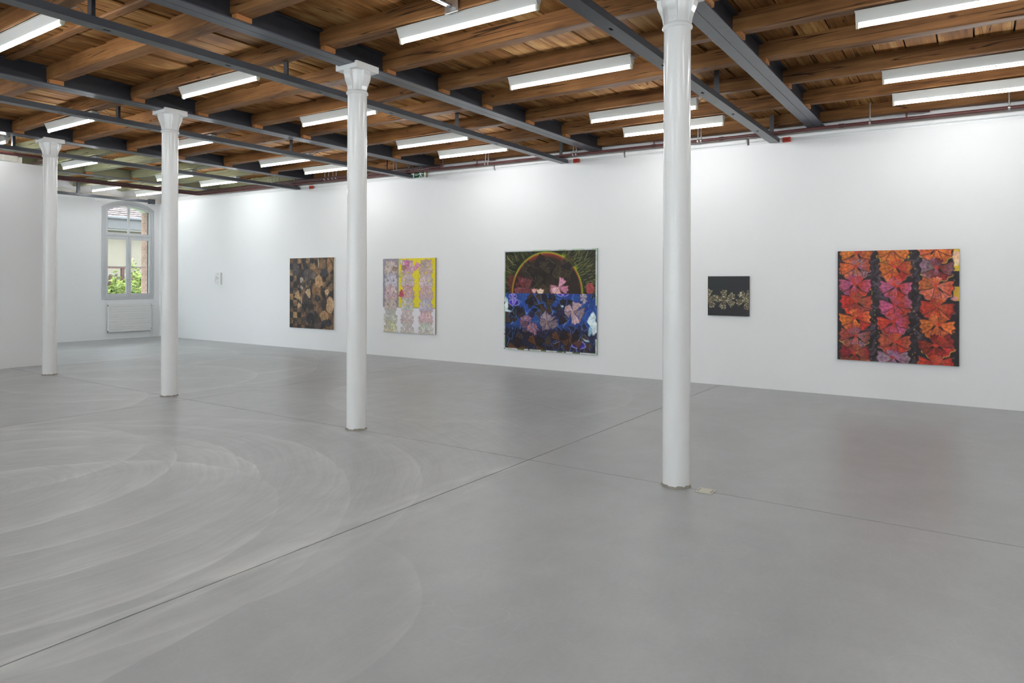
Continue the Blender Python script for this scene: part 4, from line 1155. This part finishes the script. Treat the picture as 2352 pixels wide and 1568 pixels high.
# 3. pale blossoms on yellow, grey and white
def paint_yellow():
    c = Canvas(1.493, 1.579, 220, 12)
    r = c.rng
    c.fill((226, 224, 228), .02)
    hv = .66 * c.asp
    c.rect(.315, 1.1, -.1, hv, (232, 214, 44), 1, .04)
    c.rect(-.1, .31, -.1, hv - .005, (146, 140, 154), 1, .14)
    c.line([(.31, 0), (.31, hv), (1, hv)], .003, (120, 116, 90)); c.line([(0, hv), (.31, hv)], .002, (110, 104, 112))
    pal = [(206, 180, 180), (196, 190, 176), (200, 172, 160), (188, 184, 186), (204, 160, 164), (196, 190, 200), (190, 176, 166), (180, 178, 150)]
    spec = {(1, 0): (206, 150, 176), (2, 0): (196, 158, 148), (1, 2): (200, 140, 144), (2, 4): (212, 164, 166), (2, 3): (190, 176, 198), (1, 4): (204, 174, 176), (0, 5): (204, 196, 150)}
    for ci, cu in enumerate((.155, .48, .83)):
        for ri, fv in enumerate((.155, .34, .505, .665, .83, .985)):
            cy = fv * c.asp; q = spec.get((ci, ri), pal[r.integers(8)])
            j = lambda: tuple(np.clip((np.array(q) * .62 + 74) * (.93 + .13 * r.random()) + r.normal(0, 4, 3), 0, 255))
            eg = tuple(np.array(q) * .86)
            flip = ri >= 5
            for a, L, sp_ in ((-.5, .17, .72), (-.70, .155, .60), (-.30, .155, .60), (1.0, .15, .42), (0.0, .15, .42), (.82, .11, .36), (.18, .11, .36)):
                c.petal(cu, cy, PI * a, L * .84, sp_, j(), eg, j(), warp=.035, ringy=.03, streak=.14)
            for s_ in (-1, 1): c.blob(cu + s_ * .055, cy - .045, .008, .014, (224, 206, 50) if (ci > 0 and ri < 4) else ((96, 92, 96) if ri < 4 else (228, 226, 228)), .9, s_ * .5, .01)
    c.blob(.24, .145, .05, .035, (150, 128, 112), .9); c.blob(.40, .14, .045, .035, (140, 118, 90), .9)
    c.petal(.60, cy * 0 + .17, -PI * .25, .13, .4, (214, 140, 176), (190, 120, 150)); c.petal(.47, .18, -PI * .5, .15, .35, (206, 120, 164), (180, 110, 140)); c.petal(.42, .50 * c.asp, PI * 1.15, .10, .55, (190, 84, 98), (170, 80, 90))
    c.petal(.36, .10, -PI * .5, .08, .5, (196, 192, 166), (150, 146, 130)); c.petal(.36, .17, PI * .5, .10, .5, (206, 192, 110), (160, 150, 100))
    return c
hang('painting', 'painting of pale blossoms on yellow, grey and white fields', paint_yellow(), WY(10.09), WY(8.683), WZ(2.079), WZ(.590), 0.04, edge_raw)

# 4. brown and gold checkered canvas
def paint_brown():
    c = Canvas(1.588, 1.678, 230, 21)
    r = c.rng
    c.fill((52, 42, 36), .4)
    G = [(164, 124, 82), (190, 150, 100), (140, 102, 66), (152, 112, 72), (204, 166, 120), (124, 94, 64)]
    D = [(40, 34, 34), (52, 46, 48), (34, 28, 28), (60, 50, 46)]
    nx, ny = 10.5, 11.5
    for i in range(12):
        for k in range(13):
            u0, v0 = i / nx - .01, k / ny * c.asp - .01
            lim = .34 if 2 < k < 9 else .52
            if u0 > lim and r.random() < .85: continue
            q = (G if (i + k) % 2 == 0 else D)[r.integers(4)]
            c.rect(u0, u0 + 1 / nx, v0, v0 + c.asp / ny, q, .35 + .55 * r.random(), .45)
    n = vnoise(c.h, c.w, 9, 9, r, 4)
    c.blend(np.clip((n - .45) * 4, 0, 1) * np.clip((c.u - .2) * 3, 0, 1) * .8, (140, 104, 66))
    n = vnoise(c.h, c.w, 8, 7, r, 4)
    c.blend(np.clip((n - .52) * 6, 0, 1) * .8, (42, 36, 38))
    for _ in range(34):
        x, y = .25 + .75 * r.random(), r.random() * c.asp
        c.petal(x, y, r.random() * 6.3, .10 + .07 * r.random(), .5, (G + D + [(92, 80, 72), (70, 60, 56)])[r.integers(12)], [(34, 28, 26), (70, 54, 40)][r.integers(2)], a=.8)
    for x, y, rx_, ry_, q, ro in ((.90, .11, .055, .10, (150, 108, 70), -.2), (.92, .70, .085, .12, (186, 148, 106), .1), (.79, .87, .08, .09, (160, 122, 82), .3), (.80, .22, .08, .055, (58, 54, 58), 0),
                                  (.16, .17, .07, .085, (74, 68, 68), 0), (.42, .26, .09, .09, (78, 70, 66), 0), (.55, .27, .07, .055, (98, 84, 76), 0), (.48, .90, .09, .08, (38, 34, 38), 0), (.62, .48, .10, .14, (132, 94, 58), .2),
                                  (.68, .34, .10, .08, (176, 134, 90), .4), (.64, .60, .05, .06, (44, 38, 40), 0), (.36, .12, .05, .05, (48, 44, 48), 0), (.86, .96, .11, .05, (54, 50, 56), 0)):
        c.blob(x, y, rx_, ry_, q, .92, ro, .06, .35)
    for _ in range(70):
        x, y = r.random(), r.random() * c.asp
        c.line([(x, y), (x + r.normal(0, .03), y + r.normal(0, .05))], .003, [(206, 170, 120), (30, 26, 26), (120, 90, 60), (216, 190, 160)][r.integers(4)], .55)
    c.line([(.655, .02), (.665, .09), (.66, .14)], .006, (196, 184, 150)); c.line([(.27, .58), (.28, .68)], .008, (196, 184, 160), .8)
    c.blob(.27, .33, .03, .05, (206, 190, 170), .7, 0, .1); c.blob(.31, .44, .04, .03, (196, 180, 156), .7, 0, .1)
    return c
hang('painting', 'brown and black painting with gold checkered squares and leaf shapes', paint_brown(), WY(13.078), WY(11.583), WZ(2.142), WZ(.560), 0.035, edge_white)

# 5. small black canvas with speckled gold flowers
def paint_black():
    c = Canvas(.641, .617, 150, 30)
    r = c.rng
    c.fill((46, 45, 50), .06)
    c.blob(.28, .2, .4, .25, (40, 48, 44), .5, 0, 0, .05, .4)
    sp_ = vnoise(c.h, c.w, 70, 70, r, 1); sp2 = vnoise(c.h, c.w, 60, 60, r, 1)
    before = c.c.copy(); mask = np.zeros((c.h, c.w))
    for cx, cy, rot in ((.0, .56, .1), (.44, .57, -.25), (.93, .57, .55)):
        for k in range(5):
            mask = np.maximum(mask, c.petal(cx, cy, -PI / 2 + rot + k * 1.2566 + .1 * math.sin(k * 2.3), .24, .43, (92, 82, 64), None, None, .03, 0, 1, 0))
    c.c = before
    base = np.array((84, 76, 60)) * (1 - sp_[..., None]) + np.array((122, 112, 84)) * sp_[..., None]
    base = np.where((sp2 > .74)[..., None], np.array((196, 190, 160)), base); base = np.where((sp2 < .24)[..., None], np.array((58, 52, 46)), base)
    c.blend(mask, base)
    return c
hang('painting', 'small black painting with three speckled gold flowers', paint_black(), WY(3.339), WY(2.735), WZ(1.704), WZ(1.122), 0.03, edge_dark)

# 6. tiny white relief near the far end
def paint_white():
    c = Canvas(.28, .32, 46, 41)
    r = c.rng
    c.fill((226, 227, 226), .02)
    for _ in range(26):
        x, y = .1 + .62 * r.random(), .08 + (c.asp - .2) * r.random()
        c.petal(x, y, r.random() * 6.3, .16, .4, (206, 206, 206), (150, 150, 152), a=.7)
    for _ in range(10):
        c.blob(.12 + .55 * r.random(), r.random() * c.asp, .03, .04, (170, 168, 168), .8)
    return c
hang('painting', 'tiny white picture with faint grey pattern near the far end', paint_white(), WY(16.048), WY(15.784), WZ(1.832), WZ(1.531), 0.05, edge_white)
